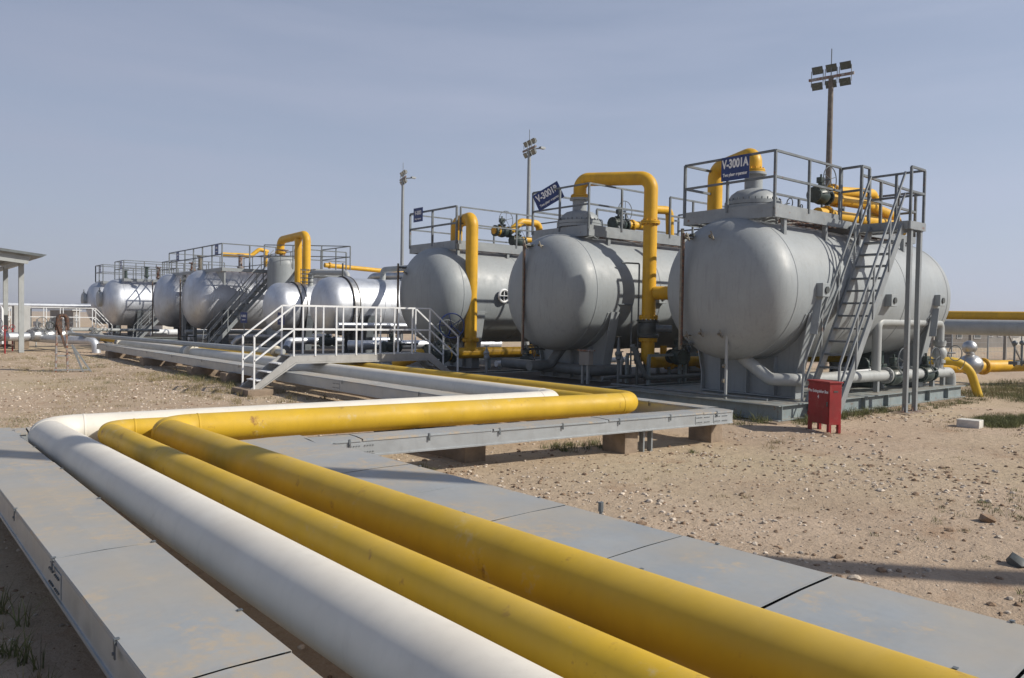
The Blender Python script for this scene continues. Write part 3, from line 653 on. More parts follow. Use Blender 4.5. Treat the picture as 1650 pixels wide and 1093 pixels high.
t = sign('low blue sign on a post in front of the small banded tank', (12.6, 29.9, 1.75), (.3, -1, 0), .42, .5, [('V-3004', .13, .07, .8), ('separator', .07, -.1, .8)])
build('post', MB().cyl((12.62, 29.9, 0), (12.62, 29.9, 1.5), .025, 10), GALV, t)

# ---- steel staircases
def stair(label, x0, x1, y0, y1, z1, treads, z0=0., material=GALV, group=None, gap=True):
    """climbs along +X from (x0,z0) to (x1,z1) between y0 and y1"""
    t = thing('steel_staircase', label, 'staircase', (x0, (y0+y1)/2, z0), group)
    d = Vector((x1-x0, 0, z1-z0)); n = Vector((-d.z, 0, d.x)).normalized()
    for y in (y0, y1): build('stringer', MB().bar((x0, y, z0+.02), (x1, y, z1-.1), .05, .17), material, t)
    for k in range(1, treads+1):
        f = k/(treads+.5); x, z = x0+(x1-x0)*f, z0+(z1-z0)*f-.05; build('tread', MB().box((x-.12, y0+.028, z-.018), (x+.12, y1-.028, z+.018)), RAIL if material is GALV else material, t)
    for y in (y0-.03, y1+.03):
        h = 1.0; mb = MB(); top = Vector((x1, y, z1)); bot = Vector((x0+.1*(x1-x0)/(z1-z0), y, z0+.1)); 
        for hh in (h, h*.55): mb.bar(bot+Vector((0, 0, hh)), top+Vector((0, 0, hh+.05)), .038)
        r_ = build('handrail', mb, material, t)
        build('post', MB().bar(Vector((x0, y, z0)), bot+Vector((0, 0, h)), .038), material, r_)
        for f in (.25, .5, .75): q = bot.lerp(top, f); build('post', MB().bar(q-Vector((0, 0, .1)), q+Vector((0, 0, h+.03)), .034), material, r_)
    return t
GST = 'steel staircases up to the tank platforms'
t = stair('steep steel staircase beside the nearest tank behind the red box', 14.25, 16.9, 7.42, 8.1, 4.1, 15, group=GST)
# landing of that stair, carried by two posts
t = thing('stair_landing', 'small railed landing on two tall posts at the top of the nearest stair', 'platform', (17.3, 7.7, 0))
deck(t, 16.9, 17.65, 7.28, 8.55, 4.11); railing(t, [(16.98, 7.3), (17.63, 7.3), (17.63, 8.5)], 4.11, sp=.8); railing(t, [(16.55, 8.62), (16.55, 8.16), (16.9, 8.16)], 4.18, sp=.9)
for x in (17.55, 17.08):
    c = build('support_column', MB().bar((x, 7.34, .02), (x, 7.34, 3.94), .09), GALV, t)
    mb = MB(); mb.box((x-.13, 7.21, -.02), (x+.13, 7.47, .02)); 
    for sg in (-1, 1): mb.add([(x+sg*.046, 7.335, .02), (x+sg*.12, 7.335, .02), (x+sg*.046, 7.335, .2), (x+sg*.046, 7.345, .02), (x+sg*.12, 7.345, .02), (x+sg*.046, 7.345, .2)], [(0, 1, 2), (5, 4, 3), (0, 3, 4, 1), (1, 4, 5, 2), (2, 5, 3, 0)])
    build('base_plate', mb, RUSTY, c)
block('flat concrete footing under the two stair landing posts', 17.3, 7.36, 1.1, .5, .012)
t = stair('steel staircase up the near side of the silver tank with the tall deck', 12.3, 15.9, 37.9, 38.7, 4.2, 13, group=GST)
t = stair('steel staircase up the near side of the second silver tank from the left', 12.6, 16.4, 52.4, 53.2, 4.2, 13, group=GST)

# ================================================================== YELLOW OVERHEAD PIPES
def ypipe(label, pts, r, br, fl=(), material=YELC, group='yellow overhead gas pipes', n=28, stubs=(), seams=True):
    t = thing('overhead_pipe', label, 'pipe', (pts[-1][0], pts[-1][1], 0), group)
    build('pipe_run', MB().sweep(elbow(pts, br, 10), r, n), material, t)
    for c, d in fl:
        mb = MB(); flange(mb, c, d, r, .035, 12, 1.4); build('flange', mb, material, t)
    for s in stubs:
        build('branch_pipe', MB().sweep(elbow(s[0], s[2] if len(s) > 2 else .2), s[1], n), material, t)
    return t
ypipe('yellow pipe looping over the dome behind the V-3001A sign', [(14.72, 9.65, DZ+.01), (14.72, 9.65, 5.56), (15.0, 10.85, 5.42), (15.0, 10.85, 4.0), (15.6, 11.4, 3.4), (15.6, 11.4, 2.6), (15.15, 12.7, 2.6)], .17, .26, [((14.72, 9.65, DZ+.04), (0, 0, 1))])
ypipe('yellow arch pipe from the middle tank dome down to the dark valve', [(14.45, 14.74, 5.12), (14.45, 14.74, 5.62), (15.1, 12.85, 5.50), (15.1, 12.85, 1.95)], .175, .30, [((14.45, 14.74, 5.16), (0, 0, 1)), ((15.1, 12.85, 4.38), (0, 0, 1)), ((15.1, 12.85, 1.98), (0, 0, 1))])
ypipe('yellow pipe below the dark valve turning along the skid under the grey tanks', [(15.1, 12.85, 1.46), (15.1, 12.85, .86), (21.5, 12.85, .86)], .17, .22, [((15.1, 12.85, 1.42), (0, 0, 1)), ((15.95, 12.85, .86), (1, 0, 0)), ((17.3, 12.85, .86), (1, 0, 0)), ((18.4, 12.85, .86), (1, 0, 0))])
ypipe('yellow arch pipe rising from the third grey tank and down its near side', [(14.5, 20.44, 4.0), (14.5, 20.44, 4.98), (14.13, 19.1, 4.98), (14.13, 19.1, .9)], .19, .28, [((14.13, 19.1, 1.22), (0, 0, 1))])
ypipe('yellow ground level header pipe left of the middle grey tank', [(12.2, 20.3, .45), (12.5, 19.4, .8), (13.1, 19.1, .82), (17.9, 19.1, .82)], .17, .3, [((13.25, 19.1, .82), (1, 0, 0)), ((16.6, 19.1, .82), (1, 0, 0)), ((17.7, 19.1, .82), (1, 0, 0))], stubs=(([(16.9, 19.1, .82), (16.9, 19.1, 1.4)], .11),))
for lab, y_, xc, dx, zt in (('left one of the twin yellow pipes beside the vertical drum', 34.6, 15.5, 0, 5.55), ('right one of the twin yellow pipes beside the vertical drum', 33.9, 15.5, 0, 5.7)):
    if y_ > 34: ypipe(lab, [(15.4, y_, 5.5), (15.42, y_, 3.0)], .17, .3)
    else: ypipe(lab, [(15.5, 36.9, 4.9), (15.5, 36.9, 5.6), (15.5, y_, 5.68), (15.5, y_, 3.0)], .19, .34, [((15.5, 36.9, 5.0), (0, 0, 1))])
ypipe('thin yellow pipe behind the railing above the stair of the silver tank', [tuple(P(357, 410, y=42)), tuple(P(405, 412, y=42)), tuple(P(418, 402, y=42)), tuple(P(432, 406, y=42))], .11, .2, stubs=(([tuple(P(428, 405, y=41.9)), tuple(P(428, 430, y=41.9))], .11),))
ypipe('long slanting yellow pipe high behind the silver tanks', [tuple(P(523, 427.5, y=40)), tuple(P(700, 445, y=40))], .13, .2, [(tuple(P(531, 428, y=40)), (1, 0, -.1))])
# relief valve piping on the nearest platform
ypipe('upper yellow relief pipes on top of the nearest platform', [(17.9, 9.65, 5.12), (20.2, 9.65, 5.32), (20.4, 9.65, 4.75), (20.4, 9.65, 4.2)], .13, .2, [((18.1, 9.65, 5.14), (1, 0, 0))])
ypipe('middle yellow relief pipe on top of the nearest platform', [(17.2, 9.4, 4.86), (19.3, 9.4, 4.92), (20.7, 9.3, 4.72), (20.9, 9.2, 4.25)], .13, .2, [((17.8, 9.4, 4.88), (1, 0, 0))])
ypipe('lowest yellow relief pipe lying on the nearest platform', [(16.6, 9.2, 4.42), (20.6, 9.2, 4.5)], .13, .2, [((17.0, 9.2, 4.44), (1, 0, 0))])
ypipe('small yellow arch pipe on the middle platform right of the tall arch', [(16.1, 14.6, 4.55), (16.9, 14.6, 4.6), (17.2, 14.6, 5.1), (18.0, 14.6, 5.15), (18.05, 14.6, 4.3), (20.5, 14.6, 4.35)], .12, .17, [((16.35, 14.6, 4.56), (1, 0, 0))])
ypipe('small yellow arch pipe beyond the third tank platform', [(15.75, 20.1, 4.8), (16.5, 20.1, 4.85), (16.95, 20.1, 5.2), (17.75, 20.1, 5.2), (17.8, 20.1, 4.25)], .12, .2, [((15.95, 20.1, 4.8), (1, 0, 0))])
ypipe('short yellow pipe lying on the third tank platform near the mast', [(16.4, 19.85, 4.55), (18.7, 19.85, 4.62)], .10, .2, [((18.2, 19.85, 4.6), (1, 0, 0))])
# right-hand yellow pipes
ypipe('yellow elbow pipe curving into the sand at the right end of the nearest skid', [(18.5, 11.8, .95), (21.0, 10.2, .95), (22.7, 8.15, .93), (22.95, 7.85, -.3)], .11, .6, material=YEL)
ypipe('yellow pipe running off the right edge beyond the silver wrapped valve', [(22.4, 11.5, .72), (25.6, 9.6, .62), (38, 6.5, .62)], .19, .3, [((27.0, 9.25, .62), (1, -.25, 0))])
ypipe('long raised yellow pipe across the right background', [(30, 60, 2.4), (30, 22, 2.33), (30, -10, 2.1)], .17, .3)
t = thing('overhead_pipe', 'long raised grey pipe below the yellow one across the right background', 'pipe', (30, 9, 0)); build('pipe_run', MB().sweep(elbow([(29.6, 60, 1.95), (29.6, 7.0, 1.84), (29.6, 6.4, .2)], .35), .27, 28), GRP, t)
for y in (60, 45, 30, 14):
    t = thing('pipe_support', 'steel frame carrying the raised right background pipes' + {60: ', farthest', 45: ', third along', 30: ', second along', 14: ' nearest the tank'}[y], 'pipe support', (29.8, y, 0)); mb = MB(); mb.bar((29.2, y, 0), (29.2, y, 1.65), .1); mb.bar((30.4, y, 0), (30.4, y, 2.1), .1); mb.bar((29.1, y, 1.6), (30.5, y, 1.6), .1); build('frame', mb, RAIL, t)

# ================================================================== VALVES AND FITTINGS (built at the origin once, then copied)
def valve_proto(r=.12, material=VALV, wheel=.22, wall=True):
    """inline valve along +X, handwheel facing -Y, bonnet up"""
    t = thing('gate_valve', 'valve', 'valve', (0, 0, 0))
    mb = MB(); mb.lathe([(r*.95, -.3), (r*1.15, -.2), (r*1.6, -.08), (r*1.7, 0), (r*1.6, .08), (r*1.15, .2), (r*.95, .3)], (0, 0, 0), 'x', 20); build('valve_body', mb, material, t)
    for s in (-1, 1):
        mb = MB(); flange(mb, (s*.28, 0, 0), (1, 0, 0), r, .028, 10, 1.55); build('flange', mb, material, t)
    mb = MB(); mb.lathe([(r*.8, 0), (r*.8, r*1.5), (r*1.15, r*1.55), (r*1.15, r*1.9), (r*.55, r*1.95), (r*.5, r*2.9), (r*.2, r*2.95), (r*.2, r*4.2)], (0, 0, 0), 'z', 16); build('bonnet', mb, material, t)
    mb = MB(); c = (0, -.02, r*3.3); mb.box((-r*.7, -r*.5, r*2.5), (r*.7, r*.6, r*3.6)); gb = build('gearbox', mb, material, t, bevel=.01)
    mb = MB(); cy = -r*.5-.16; mb.torus((0, cy, r*3.0), (0, 1, 0), wheel, .012, 28, 6); mb.cyl((0, -r*.4, r*3.0), (0, cy-.02, r*3.0), .016, 8)
    for k in range(5): a = k*2*math.pi/5+.3; mb.cyl((0, cy, r*3.0), (math.cos(a)*wheel, cy, r*3.0+math.sin(a)*wheel), .008, 6)
    build('handwheel', mb, RAIL, t); return t
VS = valve_proto(.14, ALUD, .25)
VP = valve_proto(.12, VALV, .29); VP.location = (17.0, 9.35, 4.87); VP['label'] = 'dark valve with a handwheel on the nearest platform behind the railing'; VP['group'] = 'dark valves on the pipework'; VP.rotation_euler = (0, 0, 0); VP.scale = (1.0,)*3
GV = 'dark valves on the pipework'
HP = R(90)
for loc, rz, s, lab in [((15.85, 14.6, 4.55), 0, .95, 'dark valve with a handwheel on the middle platform left of the tall yellow arch'), ((16.1, 20.1, 4.8), 0, 1.0, 'dark valve with a handwheel on the third tank platform'), ((16.6, 19.85, 4.5), 0, .9, 'smaller dark valve low on the third tank platform'),
        ((18.75, 8.35, .66), 0, 1.05, 'left dark green valve on the grey pipe at the foot of the nearest tank'), ((20.55, 8.35, .66), 0, 1.05, 'right dark green valve on the grey pipe at the foot of the nearest tank'),
        ((13.0, 19.1, .82), 0, 1.55, 'large valve on the yellow header right of the footbridge'), ((16.2, 17.9, 1.0), .4, 1.25, 'valve with a spoked wheel in the shade between the middle and third tanks'),
        ((15.6, 12.3, 1.0), 1.2, 1.0, 'dark valve in the shade left of the nearest tank near the ground'), ((17.2, 12.4, .9), 0, .9, 'small dark valve below the nearest tank on the shaded pipes'),
        ((14.3, 16.6, .7), .6, .9, 'dark valve under the middle tank on the left'), ((14.6, 24.6, .8), 0, 1.1, 'dark valve on the silver header behind the footbridge'), ((15.0, 30.6, .8), 0, 1.1, 'dark valve low between the two banded silver tanks'), ((16.7, 24.4, .8), 0, .9, 'second small dark valve low behind the footbridge railing')]:
    place(VP, loc, rz, lab, GV, s)
# dark vertical valve between the flanges of the yellow riser
t = thing('riser_valve', 'dark bolted ball valve on the yellow riser between the middle and nearest tank', 'valve', (15.1, 12.85, 1.45), GV)
mb = MB(); mb.lathe([(.2, .02), (.27, .04), (.27, .1), (.24, .13), (.27, .3), (.24, .4), (.27, .42), (.27, .47), (.2, .48)], (15.1, 12.85, 1.44), 'z', 28); build('valve_body', mb, DRK, t)
mb = MB(); mb.cyl((15.1, 12.6, 1.7), (15.35, 12.3, 1.7), .1, 16); mb.torus((15.5, 12.12, 1.7), (1, -1, 0), .26, .014); build('handwheel', mb, RAIL, t)
# silver wrapped valve at right
t = thing('wrapped_valve', 'foil wrapped silver valve on the yellow pipe at right', 'valve', (26.6, 9.35, .3))
mb = MB(); mb.sphere((26.4, 9.4, .68), .36, (1.1, 1, .9), 16, 10); mb.sphere((26.35, 9.42, 1.22), .22, (1, 1, 1), 12, 8); mb.cyl((26.4, 9.4, .9), (26.36, 9.42, 1.15), .13, 12); build('foil_jacket', mb, ALUD, t)

# ---- grey pipework along the near side of the nearest tank
def gpipe(label, pts, r, br, material=GRP, fl=(), supports=(), zs=.33, n=24, name='service_pipe', group=None):
    t = thing(name, label, 'pipe', (pts[0][0], pts[0][1], 0), group); build('pipe_run', MB().sweep(elbow(pts, br, 8), r, n), material, t)
    for c, d in fl: mb = MB(); flange(mb, c, d, r, .03, 10, 1.5); build('flange', mb, material, t)
    for x, y, z in supports: build('pipe_foot', MB().box((x-.05, y-.05, zs), (x+.05, y+.05, z)), GALV, t)
    return t
gpipe('thick pale grey pipe along the foot of the nearest tank with two valves', [(14.1, 9.4, 1.15), (14.1, 8.75, .74), (14.4, 8.35, .74), (22.1, 8.35, .66), (22.15, 8.35, .1)], .13, .2, fl=[((18.35, 8.35, .70), (1, 0, 0)), ((19.7, 8.35, .68), (1, 0, 0))], supports=[(17.9, 8.35, .58), (20.95, 8.35, .58), (21.6, 8.35, .58)])
gpipe('inverted U shaped grey pipe standing in front of the nearest tank', [(17.88, 8.36, .75), (17.88, 8.36, 1.96), (21.38, 8.36, 1.96), (21.38, 8.36, .75)], .105, .16, fl=[((21.38, 8.36, 1.45), (0, 0, 1))])
gpipe('thin white pipe behind the valves at the foot of the nearest tank', [(14.9, 8.75, .72), (22.4, 8.9, .78)], .07, .1, WRAIL, supports=[(16, 8.77, .68), (19.2, 8.83, .7), (21.8, 8.88, .7)])
t = thing('ball_fitting', 'round grey valve on the right leg of the inverted U pipe', 'valve', (21.38, 8.36, 1.1)); mb = MB(); mb.sphere((21.38, 8.36, 1.18), .18, (1, 1, 1.1), 18, 12); mb.cyl((21.38, 8.36, .92), (21.38, 8.36, 1.0), .15, 16); mb.cyl((21.38, 8.36, 1.36), (21.38, 8.36, 1.42), .15, 16); build('valve_body', mb, GRP, t)
mb = MB(); mb.torus((21.72, 8.1, 1.18), (1, -.4, 0), .2, .012); mb.cyl((21.5, 8.25, 1.18), (21.72, 8.1, 1.18), .02, 8); build('handwheel', mb, RAIL, t)
mb = MB(); mb.torus((22.0, 8.05, .95), (0, 1, .2), .22, .009, 20, 6, (0, math.pi)); build('hose_loop', mb, BRS, t)
t = thing('green_motor', 'dark green motor box behind the stair landing posts', 'motor', (19.1, 9.2, .4)); mb = MB(); mb.box((19.0, 9.0, .33), (19.9, 9.5, .9)); mb.box((19.1, 9.05, .9), (19.8, 9.45, 1.35)); mb.cyl((18.9, 9.2, .9), (19.0, 9.2, .9), .18, 18); build('casing', mb, VALV, t, bevel=.02)
mb = MB(); mb.torus((18.85, 8.9, .95), (1, -1, 0), .22, .012); build('handwheel', mb, RAIL, t)
# shaded low pipework between and below the grey tanks
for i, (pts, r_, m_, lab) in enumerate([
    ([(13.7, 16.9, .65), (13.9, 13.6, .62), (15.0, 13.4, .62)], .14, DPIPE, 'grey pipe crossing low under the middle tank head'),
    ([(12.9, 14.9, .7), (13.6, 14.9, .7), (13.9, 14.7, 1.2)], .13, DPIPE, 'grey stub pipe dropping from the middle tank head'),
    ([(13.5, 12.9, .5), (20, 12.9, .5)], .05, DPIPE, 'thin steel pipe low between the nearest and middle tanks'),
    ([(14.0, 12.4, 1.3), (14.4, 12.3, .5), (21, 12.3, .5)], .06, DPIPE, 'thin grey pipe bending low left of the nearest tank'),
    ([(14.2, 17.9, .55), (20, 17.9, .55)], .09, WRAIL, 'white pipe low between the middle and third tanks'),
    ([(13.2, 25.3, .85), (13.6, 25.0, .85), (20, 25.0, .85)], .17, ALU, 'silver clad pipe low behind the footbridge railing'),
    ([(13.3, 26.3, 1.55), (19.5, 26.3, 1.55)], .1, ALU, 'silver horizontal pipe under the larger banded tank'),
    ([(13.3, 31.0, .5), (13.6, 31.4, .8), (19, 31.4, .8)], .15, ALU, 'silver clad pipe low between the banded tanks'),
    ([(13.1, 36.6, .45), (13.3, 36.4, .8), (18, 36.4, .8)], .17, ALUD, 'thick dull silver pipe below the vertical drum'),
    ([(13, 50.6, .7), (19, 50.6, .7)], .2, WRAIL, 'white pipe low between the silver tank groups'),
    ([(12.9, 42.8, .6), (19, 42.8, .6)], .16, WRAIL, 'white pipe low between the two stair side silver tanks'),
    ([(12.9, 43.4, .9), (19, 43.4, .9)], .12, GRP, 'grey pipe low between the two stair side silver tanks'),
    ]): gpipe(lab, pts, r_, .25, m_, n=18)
gpipe('pale grey arch pipe from the small banded tank to the larger one', [(15.3, 33.0, 3.2), (15.3, 33.0, 3.85), (15.7, 30.2, 3.75), (15.7, 30.2, 3.1)], .12, .2)
gpipe('pale grey arch pipe over the banded tank towards the grey tank', [(16.1, 27.9, 3.3), (16.1, 27.9, 3.82), (16.6, 23.9, 3.88), (16.6, 22.5, 3.88)], .12, .2)
gpipe('silver clad hump pipe over the far part of the banded tank', [(16.4, 30.2, 2.9), (16.6, 29.6, 3.62), (17.2, 27.2, 3.62), (17.6, 26.0, 3.1)], .16, .35, ALUD)
gpipe('slim pipe with two hand valves standing on the banded tank', [(14.7, 28.7, 3.25), (14.7, 28.7, 4.05)], .035, .05, DRK, n=10)

def frame_table(label, x0, x1, y0, y1, z, zb=.33):
    t = thing('trestle', label, 'trestle', (x0, y0, zb), 'low steel pipe frames between the tanks')
    for x in (x0, x1):
        for y in (y0, y1): build('leg', MB().bar((x, y, zb), (x, y, z), .07), SKID, t)
    for y in (y0, y1): build('beam', MB().bar((x0, y, z+.03), (x1, y, z+.03), .08, .06), SKID, t)
    return t
frame_table('low steel frame under the yellow riser left of the nearest tank', 14.5, 15.7, 12.3, 13.0, 1.02)
frame_table('longer low steel frame left of the nearest tank, in its shade', 15.9, 18.4, 12.3, 12.8, 1.0)
frame_table('low steel frame under the yellow header by the footbridge', 14.8, 17.2, 18.5, 19.0, .6)
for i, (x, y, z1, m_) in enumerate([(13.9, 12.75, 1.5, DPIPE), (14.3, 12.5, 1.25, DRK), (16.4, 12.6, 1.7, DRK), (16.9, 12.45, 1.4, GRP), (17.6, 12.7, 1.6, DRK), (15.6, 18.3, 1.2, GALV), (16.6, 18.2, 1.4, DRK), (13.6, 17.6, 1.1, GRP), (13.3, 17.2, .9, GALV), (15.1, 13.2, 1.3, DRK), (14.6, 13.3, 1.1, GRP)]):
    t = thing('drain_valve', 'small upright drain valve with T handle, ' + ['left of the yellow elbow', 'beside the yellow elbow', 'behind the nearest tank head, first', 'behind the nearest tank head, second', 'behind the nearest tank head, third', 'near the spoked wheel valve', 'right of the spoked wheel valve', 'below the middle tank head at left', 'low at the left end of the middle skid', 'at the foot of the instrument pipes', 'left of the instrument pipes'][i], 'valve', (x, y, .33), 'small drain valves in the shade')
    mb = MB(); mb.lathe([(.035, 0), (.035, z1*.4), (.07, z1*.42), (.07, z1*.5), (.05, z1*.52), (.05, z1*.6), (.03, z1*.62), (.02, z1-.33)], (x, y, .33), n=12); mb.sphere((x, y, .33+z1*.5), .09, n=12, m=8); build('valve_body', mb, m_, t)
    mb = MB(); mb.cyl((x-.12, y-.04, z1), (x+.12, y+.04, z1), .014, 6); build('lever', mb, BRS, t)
gpipe('thin steel rail of pipe along the front edge of the nearest skid', [(13.3, 8.3, .4), (13.3, 12.4, .4)], .025, .1, RAIL, n=8)
gpipe('yellow stub pipe low behind the riser valve', [(15.6, 13.6, .9), (15.9, 13.0, .9), (15.9, 13.0, 1.25)], .09, .15, YELC, n=16)
gpipe('grey pipe along the ground in front of the middle skid', [(12.8, 12.2, .2), (12.8, 17.2, .2)], .06, .1, DPIPE, n=12)
# ---- level gauges, head nozzles, instrument clusters
def gauge(label, x, y, z0, z1):
    t = thing('level_gauge', label, 'gauge', (x, y, z0)); mb = MB(); mb.bar((x, y, z0), (x, y, z1), .05); build('tube', mb, BRS, t)
    build('scale', MB().bar((x-.03, y-.06, z0+.1), (x-.03, y-.06, z1-.1), .035), FRUST, t)
    for z in (z0+.12, z1-.12): mb = MB(); mb.cyl((x, y, z), (x+.75, y-.02, z), .03, 10); mb.cyl((x+.25, y-.12, z), (x+.25, y+.12, z), .035, 8); build('connection', mb, DRK, t)
    return t
gauge('tall brown level gauge on the head of the nearest grey tank', 13.1, 10.27, 1.3, 3.85); gauge('tall brown level gauge on the head of the middle grey tank', 12.75, 15.0, 1.0, 3.9); gauge('tall level gauge on the head of the third grey tank', 12.85, 21.3, .9, 3.6)
gauge('level gauge on the head of the stair side silver tank', 12.0, 41.2, .6, 3.7); gauge('level gauge on the head of the half hidden silver tank', 12.0, 46.3, .6, 3.7)
def cluster(label, c, s=.62):
    """little needle valves with T handles branching off a stub"""
    x, y, z = c; t = thing('needle_valve', label, 'valve', c, 'brass needle valves on the tank heads'); mb = MB()
    mb.cyl((x+.35, y, z), (x, y, z), .03*s, 10); mb.sphere((x, y, z), .05*s, n=10, m=6); mb.cyl((x, y, z), (x-.16*s, y-.1*s, z), .035*s, 10); mb.sphere((x-.18*s, y-.12*s, z), .05*s, n=10, m=6); build('valve_body', mb, BRS, t)
    mb = MB(); mb.cyl((x-.18*s, y-.12*s, z), (x-.26*s, y-.28*s, z+.06*s), .014, 8); mb.cyl((x-.26*s, y-.34*s, z-.12*s), (x-.26*s, y-.22*s, z+.14*s), .014, 8); mb.cyl((x, y, z), (x-.1*s, y-.22*s, z-.12*s), .014, 8); build('lever', mb, BRS, t)
cluster('brass needle valve high on the nearest tank head, right one', (13.3, 9.72, 3.66)); cluster('brass needle valve high on the nearest tank head, beside the level gauge', (13.2, 10.25, 3.66)); cluster('brass needle valve low on the nearest tank head, right one', (13.3, 9.45, 1.65)); cluster('round brass valve low in the middle of the nearest tank head', (13.2, 9.85, 1.66)); cluster('needle valve low on the nearest tank head, beside the level gauge', (13.2, 10.2, 1.6))
cluster('brass needle valve high on the middle tank head, right one', (12.9, 14.55, 3.75)); cluster('brass needle valve high on the middle tank head, left one', (12.9, 15.1, 3.75)); cluster('needle valve high on the third tank head', (12.95, 21.0, 3.3)); cluster('needle valve low on the middle tank head', (12.9, 15.0, 1.2))
t = thing('conduit_post', 'thin grey conduit post in front of the nearest tank head', 'post', (13.35, 9.29, .33)); mb = MB(); mb.cyl((13.35, 9.29, .33), (13.35, 9.29, 1.62), .03, 12); build('tube', mb, GRP, t); mb = MB(); [mb.cyl((13.31, 9.29, z), (13.31, 9.33, z), .045, 8) for z in (.7, 1.0)]; build('clamp', mb, BRS, t)
# drain line and standpipe bundle at the near side of the middle tank
for k, (x, y0, z0, z1, xt, lab) in enumerate([(15.0, 13.1, .35, 3.35, 14.5, 'tall thin instrument pipe on the near side of the middle tank'), (14.8, 13.15, .35, 2.3, 14.4, 'shorter thin instrument pipe on the near side of the middle tank'), (15.25, 13.1, .35, 1.9, 15.1, 'white thin vent pipe beside the instrument pipes of the middle tank'), (15.4, 13.05, .35, 1.55, 15.3, 'lowest thin vent pipe beside the instrument pipes of the middle tank')]):
    gpipe(lab, [(x, y0, z0), (x, y0, z1), (xt, y0+.15, z1)], .022, .04, GALV if k > 1 else RAIL, n=8)
t = thing('support_post', 'tall slim steel post between the middle tank and the yellow riser', 'post', (15.9, 13.55, 0)); build('column', MB().bar((15.9, 13.55, .33), (15.9, 13.55, 4.05), .1, .1), GALV, t)
t = thing('junction_box', 'small beige junction box on two legs in front of the middle tank', 'junction box', (13.5, 13.5, 0)); mb = MB(); mb.box((13.42, 13.28, .78), (13.58, 13.62, 1.12)); build('cabinet', mb, TAN, t, bevel=.01); mb = MB(); mb.box((13.46, 13.34, .0), (13.52, 13.4, .78)); mb.box((13.46, 13.52, .0), (13.52, 13.58, .78)); build('leg', mb, GALV, t); mb = MB(); mb.box((13.40, 13.24, 1.125), (13.6, 13.66, 1.16)); build('cap', mb, RUSTY, t)
# square instrument boxes on the tank flanks
for X, Y_, z, lab in ((14.9, 8.13, 2.58, 'grey nozzle box on the nearest tank, left of its stair'), (17.95, 8.13, 2.45, 'grey nozzle box on the nearest tank, right of its stair'), (20.6, 8.13, 2.52, 'grey nozzle box near the far end of the nearest tank'), (16.0, 13.25, 2.5, 'grey nozzle box on the near side of the middle tank')):
    t = thing('nozzle_box', lab, 'nozzle', (X, Y_, z)); mb = MB(); mb.box((X-.15, Y_-.12, z-.14), (X+.15, Y_+.06, z+.14)); build('housing', mb, GRY, t, bevel=.01)
    mb = MB(); mb.lathe([(.07, 0), (.07, .03), (.03, .03), (.03, .01)], (X, Y_-.15, z), 'y', 20); build('plug', mb, DRK, t)
    if X > 20 or X < 15: build('rail_bracket', MB().bar((X-.1, Y_, z-.2), (X-.3, Y_-.02, z-.9), .16, .02), GRY, t)
# round sight manway on third tank flank
t = thing('round_manway', 'round white rimmed manway with cross brace on the third grey tank', 'manway', tuple(P(812, 477, y=18.84)))
c = P(812, 477, y=18.84); mb = MB(); mb.torus(c, (0, 1, .08), .19, .04, 28, 8); build('rim', mb, WRAIL, t); mb = MB(); mb.cyl(c+Vector((0, .03, 0)), c+Vector((0, .06, 0)), .18, 24); build('glass_disc', mb, DRK, t); mb = MB(); mb.bar(c-Vector((.17, .01, 0)), c+Vector((.17, -.01, 0)), .03); mb.bar(c-Vector((0, .01, .17)), c+Vector((0, -.01, .17)), .026); build('cross_brace', mb, WRAIL, t)
t = thing('big_handwheel', 'large blue handwheel standing right of the footbridge', 'handwheel', (12.9, 18.6, .9)); c = P(728, 525, y=18.5); mb = MB(); mb.torus(c, (.45, .88, .1), .36, .018, 32, 8)
[mb.cyl(c, c+Vector((0, .5, .85)).lerp(Vector((.5, .85, 0)), 0).normalized()*0+Matrix.Rotation(k*math.pi/2.5, 3, Vector((.45, .88, .1)).normalized()) @ Vector((.1, .1, 1)).cross(Vector((.45, .88, .1))).normalized()*.35, .012, 6) for k in range(5)]
mb.cyl(c, c+Vector((.1, .3, -.3)), .03, 10); build('wheel', mb, BLUE, t)
# small vents and valves on the decks
for c, lab in (((15.25, 9.2, DA), 'small handwheel valve on the nearest deck beside the dome'), ((15.9, 9.3, DA), 'tiny pressure gauge on the nearest deck'), ((15.6, 14.4, DA), 'small valve on the middle deck left of the big handwheel'), ((15.1, 14.7, DA), 'small handwheel on the middle deck near the dome')):
    x, y, z = c; t = thing('vent_valve', lab, 'valve', c); mb = MB(); mb.cyl((x, y, z), (x, y, z+.28), .025, 10); mb.sphere((x, y, z+.22), .05, n=10, m=6); build('stem', mb, RAIL, t)
    mb = MB(); mb.torus((x+.08, y-.06, z+.3), (1, -.5, 0), .11 if 'wheel' in lab else .05, .012, 20, 6); mb.cyl((x, y, z+.28), (x+.08, y-.06, z+.3), .012, 6); build('handwheel', mb, RAIL, t)
for x, y, m_, h, lab in ((13.3, 43.5, RUSTY, .5, 'rusty vent stack on the tall silver deck, left one'), (13.3, 42.2, BRS, .8, 'brass vent stack on the tall silver deck'), (14.2, 38.8, RUSTY, .75, 'rusty vent stack on the tall silver deck beside the corner sign'), (13.3, 58, VALV, .7, 'dark vent valve between the two farthest left decks'), (13.5, 53.5, VALV, .7, 'green vent valve on the low silver deck'), (14.5, 54.6, RUSTY, .8, 'rusty vent stack on the low silver deck')):
    t = thing('vent_stack', lab, 'vent', (x, y, 4.1)); mb = MB(); mb.lathe([(.09, 0), (.09, .12), (.16, .13), (.16, .2), (.1, .22), (.1, h), (.19, h+.02), (.19, h+.07)], (x, y, 4.1), n=14); build('stack', mb, m_, t)
